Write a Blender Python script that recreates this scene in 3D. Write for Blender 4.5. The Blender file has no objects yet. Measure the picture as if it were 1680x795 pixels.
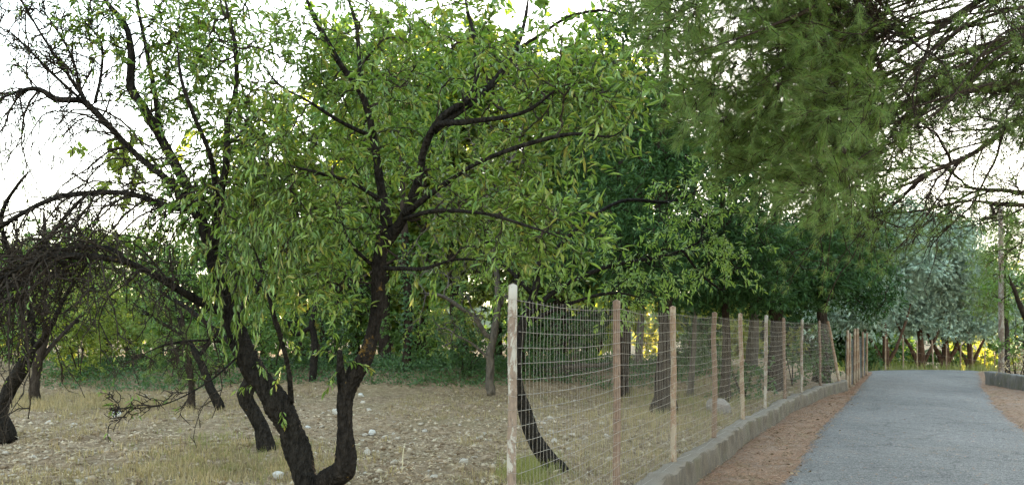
import bpy, math, time
import numpy as np
from mathutils import Vector, Matrix
T0 = time.time()
S = bpy.context.scene
R = math.radians
# ------------------------------------------------------------------ camera, world, sun, exposure
EYE, F = 1.75, 1318.0
HOR = 541.0
cam = bpy.data.cameras.new('camera')
cam.sensor_width = 36.0
cam.lens = F / 1680 * 36.0
cam.shift_y = (HOR - 397.5) / 1680
cam.clip_end = 3000
cam_o = bpy.data.objects.new('camera', cam)
cam_o.location = (0, 0, EYE)
cam_o.rotation_euler = (R(90), 0, 0)
S.collection.objects.link(cam_o)
S.camera = cam_o

SUN_EL, SUN_AZ = R(3.0), R(14.0)          # azimuth clockwise from +Y
w = bpy.data.worlds.new('World')
S.world = w
w.use_nodes = True
nt = w.node_tree
sky = nt.nodes.new('ShaderNodeTexSky')
sky.sky_type = 'NISHITA'
sky.sun_disc = False
sky.sun_elevation = SUN_EL
sky.sun_rotation = SUN_AZ
sky.air_density = 1.0
sky.dust_density = 0.6
sky.ozone_density = 1.0
# added tone curve: soft-compresses the sky's range the same way in every direction
den = nt.nodes.new('ShaderNodeVectorMath')
den.operation = 'MULTIPLY_ADD'
den.inputs[1].default_value = (.7, .7, .7)
den.inputs[2].default_value = (1, 1, 1)
dv = nt.nodes.new('ShaderNodeVectorMath')
dv.operation = 'DIVIDE'
nt.links.new(sky.outputs[0], den.inputs[0])
nt.links.new(sky.outputs[0], dv.inputs[0])
nt.links.new(den.outputs[0], dv.inputs[1])
nt.links.new(dv.outputs[0], nt.nodes['Background'].inputs[0])
nt.nodes['Background'].inputs[1].default_value = 0.15
sl = bpy.data.lights.new('sun', 'SUN')
sl.energy = 2.0
sl.angle = R(0.5)
sl.color = (1.0, 0.72, 0.42)
so = bpy.data.objects.new('sun', sl)
sd = Vector((math.sin(SUN_AZ) * math.cos(SUN_EL), math.cos(SUN_AZ) * math.cos(SUN_EL), math.sin(SUN_EL)))
so.rotation_euler = (-sd).to_track_quat('-Z', 'Y').to_euler()
so.location = (0, 0, 30)
S.collection.objects.link(so)
S.view_settings.view_transform = 'Standard'
S.view_settings.look = 'None'
S.view_settings.exposure = 5.12
S.view_settings.gamma = 1.0
S.cycles.max_bounces = 7
S.cycles.diffuse_bounces = 2
S.cycles.transmission_bounces = 4
S.cycles.transparent_max_bounces = 4

# ------------------------------------------------------------------ helpers
rng = np.random.default_rng(11)
COL = S.collection


def P(px, py, d):
    return np.array([(px - 840) / F * d, d, EYE + (HOR - py) / F * d])


def G(px, py):
    d = EYE * F / (py - HOR)
    return np.array([(px - 840) / F * d, d, 0.0])


def unit(v):
    return v / np.maximum(np.linalg.norm(v, axis=-1, keepdims=True), 1e-9)


def vnoise(x, y, seed=0):
    xi, yi = np.floor(x).astype(np.int64), np.floor(y).astype(np.int64)
    fx, fy = x - xi, y - yi
    fx, fy = fx * fx * (3 - 2 * fx), fy * fy * (3 - 2 * fy)

    def h(a, b):
        n = (a * 374761393 + b * 668265263 + seed * 974711) & 0x7fffffff
        n = ((n ^ (n >> 13)) * 1274126177) & 0x7fffffff
        return ((n ^ (n >> 16)) & 0xffff) / 65535.0
    a, b, c, d = h(xi, yi), h(xi + 1, yi), h(xi, yi + 1), h(xi + 1, yi + 1)
    return (a + (b - a) * fx) * (1 - fy) + (c + (d - c) * fx) * fy


def sstep(a, b, x):
    t = np.clip((x - a) / (b - a), 0, 1)
    return t * t * (3 - 2 * t)


def mesh(name, V, T=None, Q=None, smooth=True):
    V = np.asarray(V, dtype=np.float32).reshape(-1, 3)
    me = bpy.data.meshes.new(name)
    nt_, nq = (0 if T is None else len(T)), (0 if Q is None else len(Q))
    me.vertices.add(len(V))
    me.vertices.foreach_set('co', V.ravel())
    idx, st = [], []
    if nt_:
        idx.append(np.asarray(T, np.int32).ravel())
        st.append(np.arange(nt_) * 3)
    if nq:
        idx.append(np.asarray(Q, np.int32).ravel())
        st.append(nt_ * 3 + np.arange(nq) * 4)
    idx = np.concatenate(idx)
    st = np.concatenate(st)
    me.loops.add(len(idx))
    me.loops.foreach_set('vertex_index', idx.astype(np.int32))
    me.polygons.add(nt_ + nq)
    me.polygons.foreach_set('loop_start', st.astype(np.int32))
    if smooth:
        me.polygons.foreach_set('use_smooth', np.ones(nt_ + nq, dtype=bool))
    me.update(calc_edges=True)
    return me


def obj(name, me, mat=None, parent=None, loc=None, **props):
    o = bpy.data.objects.new(name, me)
    COL.objects.link(o)
    if mat is not None and not len(me.materials):
        me.materials.append(mat)
    if loc is not None:
        o.location = tuple(float(v) for v in loc)
    if parent is not None:
        o.parent = parent
    for k, v in props.items():
        o[k] = v
    return o


def thing(name, label, category, loc=(0, 0, 0), group=None):
    o = bpy.data.objects.new(name, None)
    COL.objects.link(o)
    o.location = tuple(float(v) for v in loc)
    o['label'] = label
    o['category'] = category
    if group:
        o['group'] = group
    return o


class Geo:
    """collects verts / tris / quads into one mesh"""

    def __init__(s):
        s.v, s.t, s.q, s.n = [], [], [], 0

    def add(s, V, T=None, Q=None):
        V = np.asarray(V, float).reshape(-1, 3)
        if T is not None and len(T):
            s.t.append(np.asarray(T, np.int64) + s.n)
        if Q is not None and len(Q):
            s.q.append(np.asarray(Q, np.int64) + s.n)
        s.v.append(V)
        s.n += len(V)

    def build(s, name, off=(0, 0, 0), smooth=True):
        V = np.concatenate(s.v) - np.asarray(off, float)
        T = np.concatenate(s.t) if s.t else None
        Q = np.concatenate(s.q) if s.q else None
        return mesh(name, V, T, Q, smooth)


def tubes(g, PP, RR, sides=5, cap=True, knob=0.0, lump=0.0):
    """PP (N,k,3) RR (N,k)"""
    PP = np.asarray(PP, float)
    RR = np.asarray(RR, float)
    if PP.ndim == 2:
        PP, RR = PP[None], RR[None]
    N, k, _ = PP.shape
    if N == 0:
        return
    T = np.empty_like(PP)
    T[:, 1:-1] = PP[:, 2:] - PP[:, :-2]
    T[:, 0] = PP[:, 1] - PP[:, 0]
    T[:, -1] = PP[:, -1] - PP[:, -2]
    T = unit(T)
    m = unit(PP[:, -1] - PP[:, 0])
    ref = np.where(np.abs(m[:, 0:1]) < 0.6, np.array([[1.0, 0, 0]]), np.array([[0, 1.0, 0]]))
    ref = np.repeat(ref[:, None], k, 1)
    A = unit(np.cross(T, ref))
    B = np.cross(T, A)
    th = np.arange(sides) / sides * 2 * np.pi
    rad = RR[:, :, None] * np.ones(sides)
    if knob:
        rad = rad * (1 + knob * (rng.random((N, k, sides)) - 0.5) * 2)
    if lump:
        kk = (np.concatenate([[0], np.cumsum(np.linalg.norm(np.diff(PP[0], axis=0), axis=1))]) * 3.6)[None, :, None]
        rad = rad * (1 + lump * 2 * (vnoise(kk + 1.1 * np.cos(th), 5 + 1.1 * np.sin(th) + kk * .3, 77) - .5) + lump * .5 * (vnoise(kk * 2.2 + 2.2 * np.cos(th), 5 + 2.2 * np.sin(th), 78) - .5))
    V = PP[:, :, None] + rad[..., None] * (np.cos(th)[None, None, :, None] * A[:, :, None] + np.sin(th)[None, None, :, None] * B[:, :, None])
    i = (np.arange(N)[:, None, None] * k + np.arange(k - 1)[None, :, None]) * sides
    j = np.arange(sides)
    jn = (j + 1) % sides
    Q = np.stack(np.broadcast_arrays(i + j, i + jn, i + sides + jn, i + sides + j), -1).reshape(-1, 4)
    V = V.reshape(-1, 3)
    Tt = None
    if cap:
        base = len(V)
        V = np.concatenate([V, PP[:, -1] + T[:, -1] * RR[:, -1:] * 0.5, PP[:, 0]])
        e = (np.arange(N)[:, None] * k + k - 1) * sides
        c = (base + np.arange(N))[:, None] + 0 * j
        t1 = np.stack(np.broadcast_arrays(e + j, e + jn, c), -1).reshape(-1, 3)
        e0 = (np.arange(N)[:, None] * k) * sides
        c0 = (base + N + np.arange(N))[:, None] + 0 * j
        t2 = np.stack(np.broadcast_arrays(e0 + jn, e0 + j, c0), -1).reshape(-1, 3)
        Tt = np.concatenate([t1, t2])
    g.add(V, Tt, Q)


def catmull(pts, step):
    pts = np.asarray(pts, float)
    out = []
    p = np.vstack([2 * pts[0] - pts[1], pts, 2 * pts[-1] - pts[-2]])
    for i in range(1, len(p) - 2):
        n = max(2, int(np.linalg.norm((p[i + 1] - p[i])[:3]) / step))
        t = np.linspace(0, 1, n, endpoint=False)[:, None]
        a, b, c, d = p[i - 1], p[i], p[i + 1], p[i + 2]
        out.append(0.5 * ((2 * b) + (c - a) * t + (2 * a - 5 * b + 4 * c - d) * t ** 2 + (3 * b - a - 3 * c + d) * t ** 3))
    out.append(pts[-1:])
    return np.vstack(out)


def limb(path, step=0.06, wob=0.2):
    """path of (px,py,d,width px) -> (k,4) xyz + radius, with a natural wobble"""
    p = np.array([np.append(P(a, b, d), wd / 2 / F * d) for a, b, d, wd in path])
    c = catmull(p, step)
    c[:, 3] = np.maximum(c[:, 3], 0.002)
    n = len(c)
    k = max(2, int(n * step / .32))
    for ax in range(3):
        nz = np.interp(np.arange(n), np.linspace(0, n, k), rng.normal(0, 1, k))
        c[:, ax] += nz * c[:, 3] * wob * np.minimum(1, np.arange(n) / 4)
    k = max(2, int(n * step / .2))
    nz = np.interp(np.arange(n), np.linspace(0, n, k), rng.normal(0, 1, k))
    c[:, 3] *= 1 + 0.06 * nz
    if path[-1][3] < 9:
        u = np.linspace(0, 1, n)
        c[:, 3] *= 1 - .75 * sstep(.8, 1, u)
    return c


def branchwork(skel, pts, tip=0.004, k=7, sag=0.0, jit=0.05, power=0.48, bias=None, rmax=1.0):
    """grow branches from the skeleton nodes to every crown point, nearest first. Returns (PP, RR, end dirs)"""
    nodes = [s[:, :3] for s in skel]
    nd = np.concatenate(nodes)
    cap_ = np.concatenate([s[:, 3] for s in skel]) * 0.8
    tang = unit(np.concatenate([np.gradient(s[:, :3], axis=0) for s in skel]))
    own = np.full(len(nd), -1)
    d0 = np.array([((nd - p) ** 2).sum(1).min() for p in pts])
    order = np.argsort(d0)
    M = len(nd) + len(pts) * (k - 1)
    N_ = np.zeros((M, 3)); N_[:len(nd)] = nd
    TG = np.zeros((M, 3)); TG[:len(nd)] = tang
    OW = np.full(M, -1); CP = np.full(M, rmax); CP[:len(nd)] = cap_
    cnt = len(nd)
    paths, parents, caps = [], [], []
    t = np.linspace(0, 1, k)[:, None]
    for oi in order:
        p = pts[oi]
        v = p - N_[:cnt]
        dd = np.sqrt((v ** 2).sum(1))
        along = (v * TG[:cnt]).sum(1) / np.maximum(dd, 1e-6)
        cost = dd * (1.25 - 0.35 * along)
        i = int(np.argmin(cost))
        a = N_[i]
        L = dd[i]
        h = TG[i] * L * 0.38
        c1 = a + h + rng.normal(0, jit, 3) * L
        c2 = p - (p - a) * 0.3 + np.array([0, 0, sag]) * L + rng.normal(0, jit, 3) * L
        path = (1 - t) ** 3 * a + 3 * (1 - t) ** 2 * t * c1 + 3 * (1 - t) * t ** 2 * c2 + t ** 3 * p
        path[1:-1] += rng.normal(0, jit * 0.35, (k - 2, 3)) * L
        paths.append(path)
        parents.append(OW[i])
        caps.append(CP[i])
        j = len(paths) - 1
        N_[cnt:cnt + k - 1] = path[1:]
        TG[cnt:cnt + k - 1] = unit(np.gradient(path, axis=0))[1:]
        OW[cnt:cnt + k - 1] = j
        cnt += k - 1
    PP = np.array(paths)
    n = np.ones(len(PP))
    for j in range(len(PP) - 1, -1, -1):
        if parents[j] >= 0:
            n[parents[j]] += n[j]
    rb = tip * n ** power + tip * 0.4
    rb = np.minimum(rb, np.array(caps))
    for j in range(len(PP)):
        if parents[j] >= 0:
            rb[j] = min(rb[j], rb[parents[j]] * 0.95)
    rt = np.maximum(tip * 0.5, np.where(n > 1, rb * 0.6, tip * 0.5))
    RR = rb[:, None] + (rt - rb)[:, None] * np.linspace(0, 1, k)[None]
    D = unit(PP[:, -1] - PP[:, -3])
    return PP, RR, D


def shoots(base, dirs, length, k=6, grav=0.0, jit=0.25, curl=0.0):
    """random-walk shoots (N,k,3)"""
    N = len(base)
    length = np.broadcast_to(length, N)
    out = np.zeros((N, k, 3))
    out[:, 0] = base
    d = unit(dirs)
    for i in range(1, k):
        d = unit(d + rng.normal(0, jit, (N, 3)) + np.array([0, 0, -grav]))
        out[:, i] = out[:, i - 1] + d * (length / (k - 1))[:, None]
    return out


def along(PP, n, t0=0.15, t1=1.0):
    """n samples on each path: pos, tangent, t"""
    N, k, _ = PP.shape
    t = t0 + (t1 - t0) * (np.arange(n)[None] + rng.random((N, n))) / n
    x = t * (k - 1)
    i = np.clip(x.astype(int), 0, k - 2)
    f = (x - i)[..., None]
    ii = np.arange(N)[:, None]
    pos = PP[ii, i] * (1 - f) + PP[ii, i + 1] * f
    tan = unit(PP[ii, i + 1] - PP[ii, i])
    return pos.reshape(-1, 3), tan.reshape(-1, 3), t.ravel()


def frames(d, up=None):
    d = unit(d)
    r = rng.normal(0, 1, d.shape) if up is None else up
    s = unit(np.cross(d, r))
    n = np.cross(s, d)
    return d, s, n


# leaf templates: (u along, v across, w out of plane)
LANCE = (np.array([[0, 0, 0], [.18, .0, -.02], [.45, -.5, .16], [.45, 0, -.06], [.45, .5, .16], [.75, -.32, .02], [.75, .32, .02], [1, 0, -.22]]),
         np.array([[1, 3, 2], [1, 4, 3], [2, 3, 5], [3, 4, 6], [3, 6, 7], [3, 7, 5], [0, 1, 2], [0, 4, 1]]))
LEAF4 = (np.array([[0, 0, 0], [.45, -.5, .1], [.45, .5, .1], [1, 0, -.1]]), np.array([[0, 2, 1], [1, 2, 3]]))
NEEDLE = (np.array([[0, -.5, 0], [0, .5, 0], [1, 0, 0]]), np.array([[0, 1, 2]]))
OVATE = (np.array([[0, 0, 0], [.35, -.5, .12], [.35, .5, .12], [.75, -.32, .03], [.75, .32, .03], [1, 0, -.1]]), np.array([[0, 2, 1], [1, 2, 4], [1, 4, 3], [3, 4, 5]]))


def leaves(g, pos, d, L, W, tpl, up=None):
    d, s, n = frames(d, up)
    V0, T0_ = tpl
    L = np.broadcast_to(L, len(pos))[:, None, None]
    W = np.broadcast_to(W, len(pos))[:, None, None]
    cu = .2 + 2.0 * rng.random((len(pos), 1, 1))
    V = pos[:, None] + V0[None, :, 0:1] * L * d[:, None] + V0[None, :, 1:2] * W * s[:, None] + V0[None, :, 2:3] * L * .5 * cu * n[:, None]
    T = (np.arange(len(pos))[:, None, None] * len(V0) + T0_[None]).reshape(-1, 3)
    g.add(V.reshape(-1, 3), T)


def ell(cx, cy, rx, ry, d0, d1, n, shell=0.5):
    """points in an ellipsoid given by its picture centre, radii and depth range -> real volume"""
    u = unit(rng.normal(0, 1, (n, 3))) * (rng.random((n, 1)) ** shell)
    d = (d0 + d1) / 2 + u[:, 1] * (d1 - d0) / 2
    dm = (d0 + d1) / 2
    c = P(cx, cy, dm)
    return np.stack([c[0] + u[:, 0] * rx / F * dm, d, c[2] + u[:, 2] * ry / F * dm], 1)


def ball(c, r, n, shell=0.5):
    u = unit(rng.normal(0, 1, (n, 3))) * (rng.random((n, 1)) ** shell)
    return np.asarray(c) + u * np.asarray(r)


# ------------------------------------------------------------------ materials
def mat(name):
    m = bpy.data.materials.new(name)
    m.use_nodes = True
    t = m.node_tree
    for n in list(t.nodes):
        t.nodes.remove(n)
    out = t.nodes.new('ShaderNodeOutputMaterial')
    b = t.nodes.new('ShaderNodeBsdfPrincipled')
    t.links.new(b.outputs[0], out.inputs[0])
    return m, t, b, out


def nd(t, typ, **kw):
    n = t.nodes.new(typ)
    for k, v in kw.items():
        if k.startswith('i_'):
            key = k[2:]
            key = int(key) if key.isdigit() else key.replace('_', ' ')
            n.inputs[key].default_value = v
        else:
            setattr(n, k, v)
    return n


def ramp(t, src, stops):
    r = t.nodes.new('ShaderNodeValToRGB')
    e = r.color_ramp.elements
    while len(e) < len(stops):
        e.new(0.5)
    for x, (p, c) in zip(e, stops):
        x.position = p
        x.color = (*c, 1) if len(c) == 3 else c
    t.links.new(src, r.inputs[0])
    return r.outputs[0]


def mix(t, fac, a, b, blend='MIX'):
    m = t.nodes.new('ShaderNodeMix')
    m.data_type = 'RGBA'
    m.blend_type = blend
    for i, v in ((0, fac), (6, a), (7, b)):
        if hasattr(v, 'is_linked') or hasattr(v, 'links'):
            t.links.new(v, m.inputs[i])
        else:
            m.inputs[i].default_value = v if i == 0 else ((*v, 1) if len(v) == 3 else v)
    return m.outputs[2]


def noise(t, scale, detail=4, rough=.55, coord='Object', stretch=None, dist=0.0):
    tc = t.nodes.new('ShaderNodeTexCoord')
    src = tc.outputs[coord]
    if stretch:
        mp = t.nodes.new('ShaderNodeMapping')
        mp.inputs['Scale'].default_value = stretch
        t.links.new(src, mp.inputs[0])
        src = mp.outputs[0]
    n = nd(t, 'ShaderNodeTexNoise', i_Scale=scale, i_Detail=detail, i_Roughness=rough, i_Distortion=dist)
    t.links.new(src, n.inputs['Vector'])
    return n.outputs[0]


def bump(t, b, h, strength=.5, dist=.01):
    bp = nd(t, 'ShaderNodeBump', i_Strength=strength, i_Distance=dist)
    t.links.new(h, bp.inputs['Height'])
    t.links.new(bp.outputs[0], b.inputs['Normal'])


def leaf_mat(name, cols, trans=.35, rough=.5, tcol=None, spec=.35):
    m, t, b, out = mat(name)
    geo = t.nodes.new('ShaderNodeNewGeometry')
    oi = t.nodes.new('ShaderNodeObjectInfo')
    ad = nd(t, 'ShaderNodeMath', operation='ADD')
    t.links.new(geo.outputs['Random Per Island'], ad.inputs[0])
    t.links.new(oi.outputs['Random'], ad.inputs[1])
    fr = nd(t, 'ShaderNodeMath', operation='FRACT')
    t.links.new(ad.outputs[0], fr.inputs[0])
    n = len(cols)
    c = ramp(t, fr.outputs[0], [(i / max(1, n - 1), x) for i, x in enumerate(cols)])
    nz = noise(t, 1.3, 2)
    c = mix(t, .35, c, ramp(t, nz, [(.3, (.62, .68, .6)), (.7, (1.25, 1.2, 1.1))]), 'MULTIPLY')
    t.links.new(c, b.inputs['Base Color'])
    b.inputs['Roughness'].default_value = rough
    b.inputs['Specular IOR Level'].default_value = spec
    tr = t.nodes.new('ShaderNodeBsdfTranslucent')
    tc = mix(t, 1.0, c, tcol or (1.25, 1.3, .55), 'MULTIPLY')
    t.links.new(tc, tr.inputs[0])
    ms = t.nodes.new('ShaderNodeMixShader')
    ms.inputs[0].default_value = trans
    t.links.new(b.outputs[0], ms.inputs[1])
    t.links.new(tr.outputs[0], ms.inputs[2])
    t.links.new(ms.outputs[0], out.inputs[0])
    return m


def bark_mat(name, c0, c1, lichen=None, lam=.62, scale=18, strength=.8):
    m, t, b, out = mat(name)
    n1 = noise(t, scale, 6, .65, stretch=(1, 1, .35))
    vo = nd(t, 'ShaderNodeTexVoronoi', i_Scale=scale * 2.2)
    tc = t.nodes.new('ShaderNodeTexCoord')
    mp = t.nodes.new('ShaderNodeMapping')
    mp.inputs['Scale'].default_value = (1, 1, .4)
    t.links.new(tc.outputs['Object'], mp.inputs[0])
    t.links.new(mp.outputs[0], vo.inputs['Vector'])
    c = ramp(t, n1, [(.3, c0), (.72, c1)])
    if lichen:
        l1 = noise(t, 5.5, 5, .7)
        l2 = noise(t, 40, 3, .6)
        ml = nd(t, 'ShaderNodeMath', operation='MULTIPLY_ADD', i_1=.35)
        t.links.new(l2, ml.inputs[0])
        t.links.new(l1, ml.inputs[2])
        fac = ramp(t, ml.outputs[0], [(lam + .1, (0, 0, 0)), (lam + .18, (1, 1, 1))])
        c = mix(t, fac, c, lichen)
    t.links.new(c, b.inputs['Base Color'])
    b.inputs['Roughness'].default_value = .9
    b.inputs['Specular IOR Level'].default_value = .06
    h = nd(t, 'ShaderNodeMath', operation='ADD')
    t.links.new(n1, h.inputs[0])
    t.links.new(vo.outputs['Distance'], h.inputs[1])
    bump(t, b, h.outputs[0], strength, .035)
    return m


M = {}
M['almond_leaf'] = leaf_mat('almond_leaf', [(.06, .115, .022), (.125, .21, .04), (.20, .295, .075), (.085, .155, .03), (.27, .325, .08), (.155, .25, .05), (.07, .135, .028), (.30, .28, .07)], .38, .36, (1.3, 1.35, .5), .6)
M['almond_leaf_far'] = leaf_mat('almond_leaf_far', [(.12, .20, .05), (.17, .26, .08), (.23, .31, .10), (.14, .23, .07)], .42)
M['pine_needle'] = leaf_mat('pine_needle', [(.09, .15, .038), (.145, .22, .06), (.205, .285, .088), (.11, .175, .046), (.165, .11, .055)], .38, .5, (1.15, 1.3, .6))
M['cypress'] = leaf_mat('cypress', [(.022, .055, .018), (.038, .085, .028), (.055, .115, .04), (.028, .066, .022)], .18, .7, None, .15)
M['bluecedar'] = leaf_mat('bluecedar', [(.22, .30, .24), (.31, .40, .325), (.40, .49, .41), (.17, .245, .195)], .15, .7, (1.0, 1.1, .9), .15)
M['yellowgreen'] = leaf_mat('yellowgreen', [(.12, .17, .035), (.18, .23, .05), (.24, .27, .06), (.14, .20, .045)], .5, .5)
M['midgreen'] = leaf_mat('midgreen', [(.07, .13, .035), (.10, .185, .05), (.14, .23, .065), (.085, .15, .04)], .4, .5)
M['ivy'] = leaf_mat('ivy', [(.04, .085, .03), (.06, .12, .04), (.08, .15, .05), (.05, .10, .035)], .3, .4)
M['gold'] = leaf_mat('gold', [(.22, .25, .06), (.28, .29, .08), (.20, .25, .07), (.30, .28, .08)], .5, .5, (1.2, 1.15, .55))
M['grass_dry'] = leaf_mat('grass_dry', [(.31, .245, .13), (.42, .345, .205), (.20, .155, .08), (.36, .295, .175), (.19, .185, .085)], .3, .6, (1.1, 1, .7))
M['grass_green'] = leaf_mat('grass_green', [(.14, .165, .05), (.19, .20, .07), (.27, .25, .11), (.16, .175, .06)], .35, .6)
M['litter'] = leaf_mat('litter', [(.16, .10, .055), (.24, .16, .09), (.30, .22, .14), (.12, .075, .045)], .1, .8, (1, .8, .5))
M['needle_litter'] = leaf_mat('needle_litter', [(.27, .14, .08), (.38, .21, .13), (.16, .08, .045), (.32, .19, .12), (.42, .29, .20)], .1, .8, (1, .8, .5))
M['clod'] = leaf_mat('clod', [(.11, .074, .048), (.25, .185, .125), (.38, .31, .235), (.17, .12, .08), (.28, .215, .148), (.42, .355, .275)], .0, .95, None, .1)
M['straw'] = leaf_mat('straw', [(.37, .29, .185), (.50, .42, .29), (.22, .155, .09), (.43, .35, .23), (.14, .10, .06)], .15, .8, (1, .9, .6))
M['bark_dark'] = bark_mat('bark_dark', (.006, .0055, .005), (.036, .031, .027), (.13, .085, .025), .78, 22, 1.0)
M['bark_lichen'] = bark_mat('bark_lichen', (.007, .006, .0055), (.034, .028, .024), (.15, .09, .025), .68, 22, 1.0)
M['bark_twig'] = bark_mat('bark_twig', (.022, .017, .014), (.075, .06, .048), (.11, .085, .03), .8, 30)
M['bark_brown'] = bark_mat('bark_brown', (.016, .012, .010), (.055, .043, .034), None, scale=12)
M['bark_grey'] = bark_mat('bark_grey', (.05, .044, .038), (.14, .12, .10), None, scale=10)
M['bark_red'] = bark_mat('bark_red', (.035, .02, .014), (.11, .065, .042), None, scale=10)
M['bark_pine'] = bark_mat('bark_pine', (.014, .010, .008), (.055, .038, .028), None, scale=14)


def soil_mat():
    m, t, b, out = mat('soil')
    n1 = noise(t, .45, 5, .6)
    n2 = noise(t, 6, 8, .7)
    n3 = noise(t, 45, 5, .7)
    c = ramp(t, n2, [(.3, (.105, .07, .042)), (.48, (.25, .178, .112)), (.7, (.40, .31, .215))])
    c2 = ramp(t, n3, [(.35, (.6, .58, .55)), (.65, (1.35, 1.33, 1.3))])
    c = mix(t, .75, c, c2, 'MULTIPLY')
    gfac = ramp(t, n1, [(.48, (0, 0, 0)), (.68, (1, 1, 1))])
    c = mix(t, gfac, c, mix(t, .5, c, (.23, .185, .10)))
    t.links.new(c, b.inputs['Base Color'])
    b.inputs['Roughness'].default_value = .95
    b.inputs['Specular IOR Level'].default_value = .15
    h = nd(t, 'ShaderNodeMath', operation='ADD')
    t.links.new(n2, h.inputs[0])
    t.links.new(n3, h.inputs[1])
    bump(t, b, h.outputs[0], .9, .05)
    return m


def asphalt_mat():
    m, t, b, out = mat('asphalt')
    n1 = noise(t, .5, 5, .6, stretch=(1.0, .5, 1))
    n2 = noise(t, 7, 6, .7)
    tc = t.nodes.new('ShaderNodeTexCoord')
    vo = nd(t, 'ShaderNodeTexVoronoi', i_Scale=64.0)
    t.links.new(tc.outputs['Object'], vo.inputs['Vector'])
    ag = ramp(t, vo.outputs['Color'], [(.15, (.078, .075, .073)), (.5, (.135, .13, .125)), (.9, (.235, .225, .21))])
    c = mix(t, .8, ag, ramp(t, n1, [(.3, (.66, .66, .67)), (.7, (1.32, 1.30, 1.27))]), 'MULTIPLY')
    c = mix(t, .6, c, ramp(t, n2, [(.3, (.68, .68, .68)), (.7, (1.32, 1.32, 1.32))]), 'MULTIPLY')
    # hairline cracks and dust
    nz = nd(t, 'ShaderNodeTexNoise', i_Scale=1.6, i_Detail=6, i_Roughness=.7)
    t.links.new(tc.outputs['Object'], nz.inputs['Vector'])
    wv = t.nodes.new('ShaderNodeVectorMath')
    wv.operation = 'MULTIPLY_ADD'
    wv.inputs[1].default_value = (.9, .9, .9)
    t.links.new(nz.outputs['Color'], wv.inputs[0])
    t.links.new(tc.outputs['Object'], wv.inputs[2])
    cr = nd(t, 'ShaderNodeTexVoronoi', i_Scale=.55, feature='DISTANCE_TO_EDGE')
    t.links.new(wv.outputs[0], cr.inputs['Vector'])
    ck = ramp(t, cr.outputs['Distance'], [(.0, (.3, .3, .3)), (.012, (1, 1, 1))])
    c = mix(t, .75, c, ck, 'MULTIPLY')
    n4 = noise(t, 1.1, 7, .75)
    c = mix(t, ramp(t, n4, [(.55, (0, 0, 0)), (.75, (.45, .45, .45))]), c, (.26, .20, .15))
    t.links.new(c, b.inputs['Base Color'])
    b.inputs['Roughness'].default_value = .75
    b.inputs['Specular IOR Level'].default_value = .3
    h = nd(t, 'ShaderNodeMath', operation='MULTIPLY_ADD', i_1=.6)
    t.links.new(n2, h.inputs[0])
    t.links.new(vo.outputs['Distance'], h.inputs[2])
    bump(t, b, h.outputs[0], .9, .02)
    return m


def needle_ground_mat():
    m, t, b, out = mat('needle_ground')
    n1 = noise(t, 1.2, 5, .65)
    n2 = noise(t, 30, 6, .75)
    c = ramp(t, n2, [(.25, (.11, .066, .042)), (.5, (.26, .165, .11)), (.75, (.40, .29, .21))])
    c = mix(t, ramp(t, n1, [(.42, (0, 0, 0)), (.65, (.8, .8, .8))]), c, mix(t, .7, c, (.24, .20, .165)))
    t.links.new(c, b.inputs['Base Color'])
    b.inputs['Roughness'].default_value = .95
    b.inputs['Specular IOR Level'].default_value = .1
    bump(t, b, n2, .9, .03)
    return m


def concrete_mat(name, base, dark, moss=(.10, .10, .05), dust=False):
    m, t, b, out = mat(name)
    n1 = noise(t, 2.2, 7, .7)
    n2 = noise(t, 11, 8, .75, stretch=(1, 1, .28))
    n3 = noise(t, 90, 3, .6)
    c = ramp(t, n2, [(.3, dark), (.62, base)])
    c = mix(t, ramp(t, n1, [(.5, (0, 0, 0)), (.68, (.8, .8, .8))]), c, moss)
    c = mix(t, .4, c, ramp(t, n3, [(.3, (.7, .7, .7)), (.7, (1.25, 1.25, 1.25))]), 'MULTIPLY')
    t.links.new(c, b.inputs['Base Color'])
    b.inputs['Roughness'].default_value = .9
    h = nd(t, 'ShaderNodeMath', operation='ADD')
    t.links.new(n2, h.inputs[0])
    t.links.new(n3, h.inputs[1])
    if dust:
        ge = t.nodes.new('ShaderNodeNewGeometry')
        sx = t.nodes.new('ShaderNodeSeparateXYZ')
        t.links.new(ge.outputs['True Normal'], sx.inputs[0])
        dn = ramp(t, sx.outputs['Z'], [(.45, (0, 0, 0)), (.85, (.8, .8, .8))])
        c = mix(t, dn, c, mix(t, n1, (.10, .075, .053), (.215, .185, .15)))
        t.links.new(c, b.inputs['Base Color'])
    bump(t, b, h.outputs[0], .6, .02)
    return m


def post_mat(name, paint, rust, cover):
    m, t, b, out = mat(name)
    n1 = noise(t, 7, 6, .75, stretch=(1, 1, .55), dist=.6)
    n2 = noise(t, 60, 4, .7, stretch=(1, 1, .3))
    ml = nd(t, 'ShaderNodeMath', operation='MULTIPLY_ADD', i_1=.25)
    t.links.new(n2, ml.inputs[0])
    t.links.new(n1, ml.inputs[2])
    r2 = ramp(t, n2, [(.3, tuple(x * .55 for x in rust)), (.7, tuple(min(1, x * 1.35) for x in rust))])
    fac = ramp(t, ml.outputs[0], [(cover, (0, 0, 0)), (cover + .05, (1, 1, 1))])
    c = mix(t, fac, paint, r2)
    t.links.new(c, b.inputs['Base Color'])
    b.inputs['Roughness'].default_value = .75
    bump(t, b, ml.outputs[0], .5, .004)
    return m


def plain(name, c0, c1, scale=20, rough=.7, metal=0.0, bs=.3):
    m, t, b, out = mat(name)
    n = noise(t, scale, 5, .6)
    t.links.new(ramp(t, n, [(.3, c0), (.7, c1)]), b.inputs['Base Color'])
    b.inputs['Roughness'].default_value = rough
    b.inputs['Metallic'].default_value = metal
    bump(t, b, n, bs, .01)
    return m


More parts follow.
